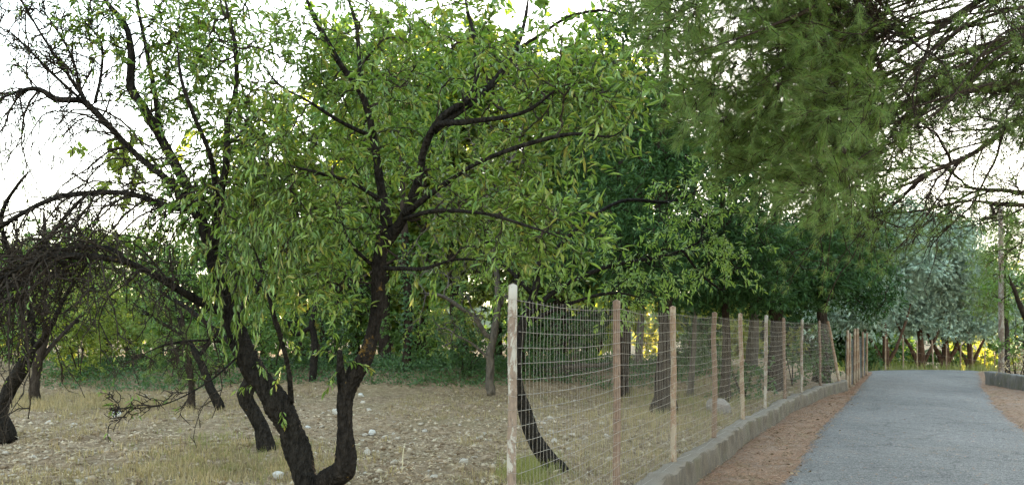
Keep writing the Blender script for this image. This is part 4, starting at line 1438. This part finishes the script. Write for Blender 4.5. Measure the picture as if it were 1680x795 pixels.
    L1 = .7 + 1.3 * rng.random(len(i0))
    s1 = shoots(i0, d0, L1, 12, .02, .09)
    tubes(tw, s1, np.linspace(1, .3, 12)[None] * (.006 + .007 * L1[:, None]), 5, True, .1)
    pos, tan, t = along(s1, 9, .15)
    s2 = shoots(pos, tan + rng.normal(0, .42, pos.shape), .25 + .5 * rng.random(len(pos)), 7, .02, .14)
    tubes(tw, s2, np.linspace(.006, .0035, 7)[None].repeat(len(s2), 0), 4, True, .1)
    pos, tan, t = along(s2, 4, .2)
    s3 = shoots(pos, tan + rng.normal(0, .5, pos.shape), .10 + .22 * rng.random(len(pos)), 5, .02, .2)
    tubes(tw, s3, np.linspace(.0045, .003, 5)[None].repeat(len(s3), 0), 3, True)
    keep = vnoise(s3[:, 0, 0] * 1.1, s3[:, 0, 2] * 1.1 + s3[:, 0, 1], 81) > .36
    pos, tan, t = along(s3[keep], 2, .5)
    tufts(g, pos, tan, 18, .09, .0034, .6)
    obj('twigs', tw.build('twigs', base), M['bark_pine'], th, kind='stuff')
    obj('foliage', g.build('foliage', base), M['pine_needle'], th, kind='stuff')
    # cones
    cm = Geo()
    tubes(cm, np.array([[0, 0, 0], [0, 0, -.02], [0, 0, -.045], [0, 0, -.07], [0, 0, -.085]]), np.array([.008, .022, .026, .018, .006]), 8, True, .12)
    cme = cm.build('pine_cone', smooth=False)
    pool = PP[rng.choice(len(PP), 26, False), -2]
    for q in pool:
        o = obj('pine_cone', cme, M['bark_brown'], th, q - base)
        o.rotation_euler = (rng.normal(0, .5), rng.normal(0, .5), 0)


near_pine()
print('pine', round(time.time() - T0, 1))


def spray_clump(g, pos, n, size, L, W, flat=.6):
    """scale-leaved conifer sprays: clusters of narrow fronds that fan outwards and droop"""
    N = len(pos)
    u = unit(rng.normal(0, 1, (N * n, 3)) * np.array([1, 1, flat]) + np.array([0, 0, .05]))
    p = np.repeat(pos, n, 0) + u * size * (rng.random((N * n, 1)) ** .6)
    d = unit(u + rng.normal(0, .35, u.shape) + np.array([0, 0, -.12]))
    k = 3
    up = unit(np.array([0, 0, 1.0]) + rng.normal(0, .5, p.shape))
    for q in range(k):
        dd = unit(d + rng.normal(0, .38, d.shape))
        leaves(g, p, dd, L * (.6 + .7 * rng.random(len(p))), W, LEAF4, up)


def conifer(name, label, px, py, d, wpx, crown, m, bark, sprays=12, size=.45, L=.28, W=.05, group=None, ytop=-60, lean=0, flat=.6, limbs=(), sides=9):
    x = (px - 840) / F * d
    base = np.array([x, d, float(height(np.array(x), np.array(d)))])
    th = thing(name, label, 'tree', base, group)
    zt = EYE + (HOR - ytop) / F * d
    r0 = wpx / 2 / F * d
    zz = np.linspace(-.1, 1, 34)
    tk = np.stack([x + lean * zz + .06 * np.sin(zz * 9), d + 0 * zz, base[2] + (zt - base[2]) * zz, r0 * (1.12 - .95 * np.clip(zz, 0, 1) ** .8) * (1 + .25 * np.exp(-np.clip(zz, 0, 1) * 25))], 1)
    skel_obj('trunk', tk, bark, th, base, sides, .06)
    sk = [tk[8:]]
    for l in limbs:
        c = limb(l, .15)
        sk.append(c)
        skel_obj('branch', c, bark, th, base, 6, .08)
    pts = np.concatenate(crown)
    PP, RR, D = branchwork(sk, pts, .009, 6, .06, .06)
    tw = Geo()
    tubes(tw, PP, RR, 4, False)
    obj('twigs', tw.build('twigs', base), bark, th, kind='stuff')
    g = Geo()
    spray_clump(g, np.concatenate([PP[:, -1], PP[:, -2]]), sprays // 2, size, L, W, flat)
    obj('foliage', g.build('foliage', base), m, th, kind='stuff')
    return th


DC = 'dark conifers behind the wire fence'
conifer('cypress_tree', 'dark green conifer over the fence with the thickest trunk', 1090, 620, 17, 34, [ell(1060, 300, 120, 90, 15.4, 19, 90), ell(1080, 170, 110, 110, 15.4, 19, 80), ell(1040, 400, 110, 50, 15.2, 18.6, 60), ell(1080, 20, 90, 90, 15.6, 18.6, 50), ell(1080, 465, 90, 35, 15.4, 18.4, 50)], M['cypress'], M['bark_brown'], 41, .42, 0.144, 0.034, DC)
conifer('cypress_tree', 'dark green conifer standing behind the gap left of the thickest trunk', 1020, 618, 21, 20, [ell(970, 330, 110, 110, 19, 23.5, 80), ell(960, 200, 90, 110, 19, 23.5, 60), ell(930, 430, 90, 50, 19, 23, 45)], M['cypress'], M['bark_brown'], 38, .5, 0.173, 0.041, DC, 60)
conifer('cypress_tree', 'dark green conifer over the boulder behind the fence', 1188, 640, 19, 16, [ell(1190, 400, 110, 80, 17, 21, 80), ell(1200, 280, 110, 110, 17, 21.5, 70), ell(1250, 440, 90, 60, 17, 20.5, 50), ell(1190, 480, 80, 30, 17.2, 20.6, 46)], M['cypress'], M['bark_brown'], 38, .46, 0.158, 0.038, DC, 140)
conifer('cypress_tree', 'dark broad conifer with low limbs above the middle of the fence', 1272, 620, 23, 28, [ell(1290, 420, 110, 70, 21, 25.5, 90), ell(1280, 300, 110, 110, 21, 26, 60), ell(1350, 450, 80, 55, 21, 25, 60), ell(1280, 490, 80, 30, 21.4, 24.6, 50)], M['cypress'], M['bark_brown'], 38, .5, 0.173, 0.043, DC, 210)
conifer('cypress_tree', 'dark conifer above the leaning end post of the wire fence', 1348, 612, 27, 22, [ell(1370, 430, 100, 70, 25, 30, 90), ell(1360, 330, 90, 90, 25, 30, 50), ell(1420, 470, 60, 50, 25.5, 29, 45)], M['cypress'], M['bark_brown'], 38, .55, 0.187, 0.047, DC, 270)
for px, d, wd, lb in ((1132, 21, 9, 'thin pale bare trunk leaning behind the fence near the thick conifer trunk'), (1046, 25, 12, 'slim trunk in the gold gap behind the second fence post'), (1232, 26, 18, 'dark trunk behind the white sixth post')):
    conifer('cypress_tree', lb, px, 610, d, wd, [ell(px, 400, 80, 70, d - 1.5, d + 1.5, 40), ell(px, 250, 80, 110, d - 1.5, d + 1.5, 40)], M['cypress'], M['bark_grey'], 18, .6, .28, .055, DC, 60, .3)
BC = 'blue-green trees beyond the crest of the lane'
for px, d, wd, cr, lb in (
        (1452, 40, 13, [ell(1450, 425, 70, 80, 37, 43, 90), ell(1440, 380, 60, 50, 37, 43, 50), ell(1400, 490, 60, 45, 37, 41, 50)], 'blue-grey tree nearest the netted fence beyond the crest'),
        (1510, 43, 13, [ell(1520, 430, 80, 85, 40, 47, 100), ell(1530, 400, 55, 45, 40, 46, 55), ell(1500, 510, 60, 35, 41, 45, 40)], 'tallest blue-green tree over the middle of the lane crest'),
        (1550, 45, 15, [ell(1580, 455, 65, 75, 42, 49, 90), ell(1560, 525, 60, 30, 42, 48, 45)], 'blue-green tree with reddish forked trunk beyond the crest'),
        (1590, 48, 11, [ell(1610, 510, 45, 45, 45, 52, 70), ell(1600, 470, 40, 40, 45, 51, 40)], 'smallest blue-green tree at the right end of its row')):
    conifer('cedar_tree', lb, px, 620, d, wd, [np.concatenate([c, c + rng.normal(0, .5, c.shape)]) for c in cr], M['bluecedar'], M['bark_red'], 44, .7, .24, .075, BC, 440, 0, .6,
            [[(px, 606, d, wd * .6), (px - 16, 570, d, wd * .45), (px - 38, 530, d - 1, wd * .3), (px - 50, 490, d - 1, 3)], [(px + 2, 602, d, wd * .5), (px + 20, 566, d, wd * .4), (px + 34, 528, d + 1, 4), (px + 44, 490, d + 1, 3)]])
print('conifers', round(time.time() - T0, 1))


# pine sapling in the field
def sapling():
    base = gb(314, 668)
    d = base[1]
    th = thing('pine_sapling', 'young feathery grey-green pine standing in the field', 'tree', base)
    tk = limb([(314, 670, d, 14), (313, 630, d, 11), (310, 580, d, 8), (300, 530, d, 6), (290, 480, d, 4), (282, 440, d, 2)], .1)
    skel_obj('trunk', tk, M['bark_brown'], th, base, 8)
    pts = np.concatenate([ell(280, 560, 75, 70, d - 1, d + 1, 90), ell(270, 500, 50, 50, d - .8, d + .8, 40), ell(300, 610, 60, 40, d - .9, d + .9, 40)])
    PP, RR, D = branchwork([tk], pts, .004, 6, .05, .06)
    tw = Geo()
    tubes(tw, PP, RR, 4, False)
    obj('twigs', tw.build('twigs', base), M['bark_brown'], th, kind='stuff')
    g = Geo()
    pos, tan, t = along(PP, 7, .3)
    tufts(g, pos, tan, 14, .11, .0045, .6)
    obj('foliage', g.build('foliage', base), M['pine_needle'], th, kind='stuff')


sapling()


# ------------------------------------------------------------------ undergrowth, shrubs
def shrub(name, label, px, py, d, rx, ry, n, m, per=14, L=.10, W=.05, group=None, tpl=LEAF4, cat='shrub'):
    x = (px - 840) / F * d
    base = np.array([x, d, float(height(np.array(x), np.array(d)))])
    th = thing(name, label, cat, base, group)
    W_, H_ = rx / F * d, ry / F * d
    pts = ball(base + np.array([0, 0, H_ * .55]), (W_, min(W_, 1.6), H_ * .6), n)
    pts = pts[pts[:, 2] > base[2] + .05]
    st = np.stack([np.stack([base[0] + a * t, base[1] + b_ * t, base[2] + H_ * .8 * t, .02 - .012 * t], 1) for a, b_ in rng.normal(0, W_ * .4, (5, 2)) for t in [np.linspace(0, 1, 8)]])
    g = Geo()
    PP, RR, D = branchwork(list(st), pts, .004, 5, .05, .08)
    tubes(g, st[:, :, :3], st[:, :, 3], 5)
    tubes(g, PP, RR, 3, False)
    obj('stems', g.build('stems', base), M['bark_brown'], th)
    g = Geo()
    sh = shoots(PP[:, -1], D + rng.normal(0, .6, D.shape), .35, 5, .12, .2)
    foliage_broad(g, np.concatenate([sh, PP]), per, L, W, tpl, .3, .9, .1)
    obj('foliage', g.build('foliage', base), m, th, kind='stuff')
    return th


SG = 'leafy shrubs along the back of the field'
shr = [(130, 640, 24, 80, 150, 'yellowgreen', 'tall yellow-green bush behind the left trunks'), (215, 632, 26, 70, 120, 'yellowgreen', 'yellow-green bush above the big white stone'), (30, 640, 25, 70, 150, 'midgreen', 'green bush behind the left edge trunk'),
       (290, 630, 25, 60, 90, 'midgreen', 'mid-green bush behind the pine sapling'), (370, 635, 24, 60, 110, 'midgreen', 'dense green bush behind the thin leaning trunk'), (450, 640, 24, 60, 110, 'midgreen', 'green bush left of the thick black stem base'),
       (540, 640, 25, 60, 90, 'ivy', 'dark green bush between the near stems'), (700, 640, 26, 70, 120, 'midgreen', 'leafy green bush right of the ivied trunk'), (760, 645, 24, 60, 90, 'ivy', 'low dark bush at the foot of the orchard tree'),
       (860, 640, 24, 60, 110, 'ivy', 'dark bush behind the first fence panel'), (940, 630, 26, 60, 80, 'ivy', 'dark bush by the fallen log'), (1130, 625, 25, 60, 60, 'ivy', 'low bush behind the third fence post'), (1220, 640, 20, 50, 60, 'ivy', 'low bush behind the fifth fence post'),
       (1300, 630, 24.5, 45, 70, 'ivy', 'green bush behind the seventh fence post'), (1345, 628, 25.5, 40, 80, 'ivy', 'green bush behind the leaning end post')]
for px, py, d, rx, ry, m, lb in shr:
    shrub('shrub', lb, px, py, d, rx, ry, int(rx * ry / 75), M[m], 13, .13, .055, SG)


def undergrowth():
    g = Geo()
    n = 9000
    x = rng.uniform(-14, 6.5, n)
    y = 22.6 + 5.5 * rng.random(n) ** .8
    x = x * (y / 24)
    k = (x < fence_x(y) - .6) & (vnoise(x * .7, y * .7, 71) > .3)
    x, y = x[k], y[k]
    hh = .5 * vnoise(x * .9, y * .9, 72) * sstep(22.4, 24.5, y) + .08
    p = ground_pts(x, y)
    p[:, 2] += hh * rng.random(len(p))
    nleaf = 6
    pp = np.repeat(p, nleaf, 0) + rng.normal(0, .09, (len(p) * nleaf, 3)) * np.array([1, 1, .7])
    pp[:, 2] = np.maximum(pp[:, 2], np.repeat(ground_pts(x, y)[:, 2], nleaf) + .01)
    d = unit(rng.normal(0, 1, pp.shape) + np.array([0, -.3, .1]))
    leaves(g, pp, d, .09 * (.6 + .7 * rng.random(len(pp))), .05, LEAF4, unit(np.array([0, -.4, 1.0]) + rng.normal(0, .5, pp.shape)))
    obj('undergrowth', g.build('undergrowth'), M['ivy'], kind='stuff', label='ivy and brambles covering the bank behind the field')


undergrowth()


def ivied_trunk():
    d = 24.5
    x = (668 - 840) / F * d
    base = np.array([x, d, float(height(np.array(x), np.array(d)))])
    th = thing('ivied_tree', 'straight tree trunk wrapped in dark ivy on the bank', 'tree', base)
    tk = limb([(668, 640, d, 17), (668, 580, d, 15), (669, 520, d, 14), (666, 460, d, 14), (664, 400, d, 12), (660, 320, d, 9), (655, 220, d, 6)], .15)
    skel_obj('trunk', tk, M['bark_brown'], th, base, 10)
    g = Geo()
    i = rng.integers(0, int(len(tk) * .62), 1300)
    u = unit(rng.normal(0, 1, (1300, 3)) * np.array([1, 1, .2]))
    p = tk[i, :3] + u * (tk[i, 3:4] + .1 * rng.random((1300, 1)))
    leaves(g, p, u + np.array([0, 0, -.8]), .10, .075, LEAF4, u)
    obj('ivy', g.build('ivy', base), M['ivy'], th, kind='stuff')
    pts = np.concatenate([ell(650, 200, 120, 130, 22, 27, 120), ell(640, 60, 120, 100, 22, 27, 80), ell(600, 330, 90, 70, 22.5, 26.5, 40)])
    PP, RR, D = branchwork([tk[10:]], pts, .007, 6, .05, .06)
    tw = Geo()
    tubes(tw, PP, RR, 4, False)
    obj('twigs', tw.build('twigs', base), M['bark_brown'], th, kind='stuff')
    g = Geo()
    sh = shoots(PP[:, -1], D + rng.normal(0, .5, D.shape), .5, 5, .1, .2)
    foliage_broad(g, sh, 26, .15, .045, LEAF4, .3, .9, .05)
    obj('foliage', g.build('foliage', base), M['midgreen'], th, kind='stuff')


ivied_trunk()


# fallen log and tangle
def log():
    base = P(960, 604, 24)
    base[2] = float(height(np.array(base[0]), np.array(base[1])))
    th = thing('fallen_log', 'dead grey branch wood lying behind the first fence panel', 'log', base)
    c = limb([(925, 602, 23.6, 9), (955, 600, 23.8, 8), (985, 598, 24, 7), (1005, 594, 24.2, 4)], .1)
    skel_obj('trunk', c, M['bark_grey'], th, base, 8)
    i = rng.integers(0, 6, 26)
    s = shoots(c[i, :3], rng.normal(0, 1, (26, 3)) + np.array([-.5, -.2, .2]), .4 + .5 * rng.random(26), 6, .05, .3)
    g = Geo()
    tubes(g, s, np.linspace(.014, .006, 6)[None].repeat(26, 0), 4)
    obj('twigs', g.build('twigs', base), M['bark_grey'], th, kind='stuff')


log()


# dry stalk in the field
def stalk():
    b = gb(659, 783)
    th = thing('dry_stalk', 'single upright dry plant stalk in the open field', 'plant', b)
    g = Geo()
    tubes(g, np.array([[0, 0, 0], [.01, 0, .12], [.015, .01, .25], [.04, 0, .36]]), np.array([.007, .006, .005, .003]), 6)
    obj('stem', g.build('stem'), M['stalk'], th)


stalk()


# ------------------------------------------------------------------ right side: pole, shrubs, trees
def pole():
    d = 27.0
    x = (1643 - 840) / F * d
    b = np.array([x, d, float(height(np.array(x), np.array(d)))])
    th = thing('utility_pole', 'slender pale weathered utility pole right of the lane', 'pole', b)
    g = Geo()
    z = np.linspace(-.1, 5.9, 30)
    tubes(g, np.stack([-.03 * z / 7, 0 * z, z], 1), .095 - .03 * z / 5.9, 12, True, .03)
    obj('shaft', g.build('shaft'), PM['post_white'], th)


pole()
RT = 'trees right of the lane'
tree('roadside_tree', 'bright green leafy tree right of the utility pole',
     [(1690, 620, 26, 20), (1688, 560, 26, 18), (1692, 500, 26, 16), (1700, 430, 26, 12), (1700, 360, 26, 8)],
     [[(1690, 540, 26, 10), (1670, 490, 25.6, 7), (1655, 450, 25.2, 4)], [(1695, 470, 26, 9), (1720, 420, 26.2, 6), (1740, 380, 26.4, 4)]],
     [ell(1690, 460, 50, 60, 24.5, 28, 90), ell(1720, 380, 60, 60, 24.5, 28, 50), ell(1668, 560, 22, 30, 25.4, 26.8, 18)], M['bark_brown'], M['midgreen'], np.array([(1690 - 840) / F * 26, 26, .4]), 16, .14, .06, LEAF4, .5, .3, .008, 9, 1, RT)
conifer('pine_tree', 'thin pine with wispy crown behind the utility pole', 1650, 600, 33, 9, [ell(1640, 420, 45, 50, 31.5, 34.5, 60), ell(1660, 370, 40, 40, 31.5, 34.5, 40), ell(1630, 490, 30, 40, 32, 34, 30)], M['pine_needle'], M['bark_brown'], 18, .5, .3, .03, RT, 330)
shrub('shrub', 'brown bare-stemmed bush over the dark kerb wall', 1668, 628, 24.5, 26, 60, 40, M['straw'], 5, .12, .03, None)
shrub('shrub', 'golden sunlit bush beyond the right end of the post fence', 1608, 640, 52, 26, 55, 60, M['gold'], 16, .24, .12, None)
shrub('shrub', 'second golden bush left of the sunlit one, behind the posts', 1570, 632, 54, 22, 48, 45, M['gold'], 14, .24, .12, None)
shrub('shrub', 'pale green bush among the slender posts', 1480, 632, 44, 30, 40, 45, M['yellowgreen'], 14, .2, .1, None)
shrub('shrub', 'broad green bush between the forked trunks beyond the lane crest', 1535, 640, 49, 40, 60, 80, M['midgreen'], 16, .2, .1, None)
shrub('shrub', 'low green bush at the bend of the lane', 1425, 622, 38, 22, 34, 40, M['ivy'], 14, .18, .09, None)


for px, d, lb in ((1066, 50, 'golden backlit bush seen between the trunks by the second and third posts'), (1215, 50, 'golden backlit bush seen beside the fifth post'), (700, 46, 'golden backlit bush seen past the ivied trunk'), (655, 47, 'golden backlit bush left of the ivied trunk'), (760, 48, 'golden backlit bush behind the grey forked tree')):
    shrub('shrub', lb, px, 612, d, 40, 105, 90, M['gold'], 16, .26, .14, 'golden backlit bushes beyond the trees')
for j in range(15):
    px = -120 + 56 * j + rng.normal(0, 8)
    shrub('shrub', ['mid-green distant shrub', 'dark distant shrub', 'yellow-green distant shrub'][j % 3] + ' in the hedgerow far behind the field', px, 620, 44 + rng.normal(0, 1.5), 52, 95 + 20 * rng.random(), 60, M[['midgreen', 'ivy', 'yellowgreen'][j % 3]], 14, .26, .13, 'hedgerow shrubs far behind the field')

# ------------------------------------------------------------------ far belt of trees round the field
def far_tree_master(kind, seed):
    """returns (trunk mesh, foliage mesh) of a far tree about 9 m tall at the origin"""
    r = np.random.default_rng(seed)
    H = 9.0
    tk = np.stack([.2 * np.sin(np.linspace(0, 3, 14) + seed), .2 * np.cos(np.linspace(0, 2, 14)), np.linspace(-.4, H * .8, 14), np.linspace(.2, .04, 14)], 1)
    if kind == 'round':
        blobs = [((r.normal(0, 1.3), r.normal(0, 1.0), H * r.uniform(.38, .9)), (1.5, 1.4, 1.1)) for _ in range(9)] + [((r.normal(0, 1.8), r.normal(0, 1.2), H * r.uniform(.16, .4)), (1.3, 1.2, .9)) for _ in range(4)]
    else:
        blobs = [((r.normal(0, .5), r.normal(0, .5), H * t), (1.9 * (1.1 - t), 1.9 * (1.1 - t), .8)) for t in np.linspace(.12, .98, 12)]
    pts = np.concatenate([ball(c, rr, 26, .45) for c, rr in blobs])
    PP, RR, D = branchwork([tk[4:]], pts, .012, 5, .05, .06)
    g = Geo()
    tubes(g, tk[:, :3], tk[:, 3], 7)
    tubes(g, PP, RR, 3, False)
    g2 = Geo()
    if kind == 'round':
        sh = shoots(PP[:, -1], D + rng.normal(0, .6, D.shape), .6, 5, .1, .2)
        foliage_broad(g2, sh, 26, .27, .12, LEAF4, .3, .9, .0)
    else:
        spray_clump(g2, PP[:, -1], 14, .6, .42, .11)
    return g.build('trunk'), g2.build('crown')


masters = [(k, *far_tree_master(k, s)) for k, s in (('round', 1), ('round', 2), ('cone', 3), ('round', 4))]
fm = {}
for mi, (k, tme, cme) in enumerate(masters):
    for mn in ('yellowgreen', 'midgreen', 'cypress', 'gold'):
        t2, c2 = tme, cme.copy()
        c2.materials.append(M[mn])
        fm[(mi, mn)] = (t2, c2)
    tme.materials.append(M['bark_brown'])


def in_gap(px):
    return any(abs(px - c) < w_ for c, w_ in ((809, 55), (1072, 74), (1519, 80)))


def far_tree(px, d, h, mi, mn, label, group):
    x = (px - 840) / F * d
    b = (x, d, float(height(np.array(x), np.array(d))) - .05)
    th = thing('far_tree', label, 'tree', b, group)
    s = h / 9.0
    th.scale = (s * rng.uniform(.9, 1.25), s * rng.uniform(.9, 1.2), s)
    th.rotation_euler = (0, 0, rng.random() * 6.28)
    t2, c2 = fm[(mi, mn)]
    obj('trunk', t2, None, th)
    obj('crown', c2, None, th)


FG = 'trees beyond the field'
left = [(-60, 33, 5.5, 0, 'midgreen', 'green tree beyond the field at the left frame edge'), (60, 36, 6.0, 1, 'yellowgreen', 'yellow-green tree beyond the field behind the slim dark trunk'), (170, 34, 5.6, 3, 'yellowgreen', 'bright yellow-green tree beyond the field above the white stone'),
        (260, 37, 6.2, 0, 'yellowgreen', 'sunlit yellow-green tree under the bare bough'), (345, 33, 6.4, 1, 'midgreen', 'green tree beyond the field behind the thick black stem'), (430, 36, 8.0, 3, 'midgreen', 'tall green tree beyond the field above the black stem'),
        (520, 33, 9.5, 0, 'midgreen', 'tall green tree between the two near stems'), (590, 38, 11.5, 2, 'midgreen', 'tall pointed green tree behind the lichened stem'), (700, 36, 12.5, 1, 'yellowgreen', 'tall yellow-green tree right of the ivied trunk'),
        (800, 34, 13.5, 3, 'yellowgreen', 'tall sunlit yellow-green tree above the orchard tree'), (890, 37, 13.0, 0, 'yellowgreen', 'tall yellow-green tree above the white fence post'), (960, 34, 12.0, 2, 'cypress', 'dark pointed conifer behind the second post')]
left += [(20, 30, 5.0, 1, 'yellowgreen', 'bushy yellow-green tree just behind the bare twigs at the left edge'), (110, 31, 5.4, 0, 'midgreen', 'bushy green tree behind the low bare bough'), (205, 29.5, 4.9, 3, 'yellowgreen', 'bushy light green tree just behind the white stone'), (300, 31, 5.2, 1, 'midgreen', 'bushy green tree just behind the pine sapling'), (1012, 29, 13.5, 0, 'midgreen', 'tall green tree in the gap between the almond crown and the pine'), (930, 31, 13.5, 1, 'yellowgreen', 'tall light green tree left of the gap beside the pine'), (640, 31, 13.5, 3, 'midgreen', 'tall green tree above the fork of the lichened stem'), (480, 33, 11.5, 0, 'yellowgreen', 'tall yellow-green tree above the space between the two stems'), (740, 31, 14, 1, 'yellowgreen', 'tall yellow-green tree over the orchard tree')]
for a in left:
    far_tree(*a, FG)
bl = []
k = 0
for d0, n, lo, hi in ((58, 15, -420, 1480), (72, 17, -500, 1560)):
    for j in range(n):
        px = lo + (hi - lo) * (j + .5) / n + rng.normal(0, 15)
        if in_gap(px):
            continue
        h = rng.uniform(7.5, 9.5) if d0 < 60 else rng.uniform(9, 11)
        if 0 < px < 330:
            h *= .8
        mn = ['midgreen', 'yellowgreen', 'midgreen', 'gold'][k % 4]
        far_tree(px, d0 + rng.normal(0, 2), h, [0, 3, 1, 2][k % 4] if mn != 'gold' else 1, mn, {'midgreen': 'mid-green', 'yellowgreen': 'yellow-green', 'gold': 'golden'}[mn] + ' distant tree in the belt far behind the field', 'distant belt of trees far behind the field')
        k += 1
for j in range(24):  # dense row added to block the low sun, open only at the gaps
    px = 600 + 38 * j + rng.normal(0, 5)
    if in_gap(px):
        continue
    far_tree(px, 60 + (j % 2) * 4 + rng.normal(0, 1), rng.uniform(10, 12.5), [2, 0, 2, 1][j % 4], ['cypress', 'midgreen'][j % 2], ['dark pointed distant tree in the dense belt behind the conifers', 'round dark green distant tree in the dense belt behind the conifers'][int(j % 4 % 2)], 'dense far belt behind the conifers')
for px, d in ((1174, 60), (1182, 66), (1196, 57), (1230, 62)):  # further trees added where sun still leaked onto the foreground
    far_tree(px, d, 12, 2, 'cypress', 'dark pointed distant tree in the dense belt behind the conifers', 'dense far belt behind the conifers')
for j, px in enumerate((1440, 1610, 1640, 1700, 1780, 1880)):
    d = 66 + 3 * (j % 3)
    far_tree(px, d, 9.5 + (j % 3), [0, 1, 3][j % 3], ['midgreen', 'yellowgreen', 'gold'][j % 3], ['mid-green', 'yellow-green', 'golden'][j % 3] + ' distant tree in the belt beyond the bend of the lane', 'distant belt of trees beyond the lane')
print('script done', round(time.time() - T0, 1))
tr = sum(len(o.data.polygons) for o in S.objects if o.type == 'MESH')
print('polys', tr, 'objects', len(S.objects))
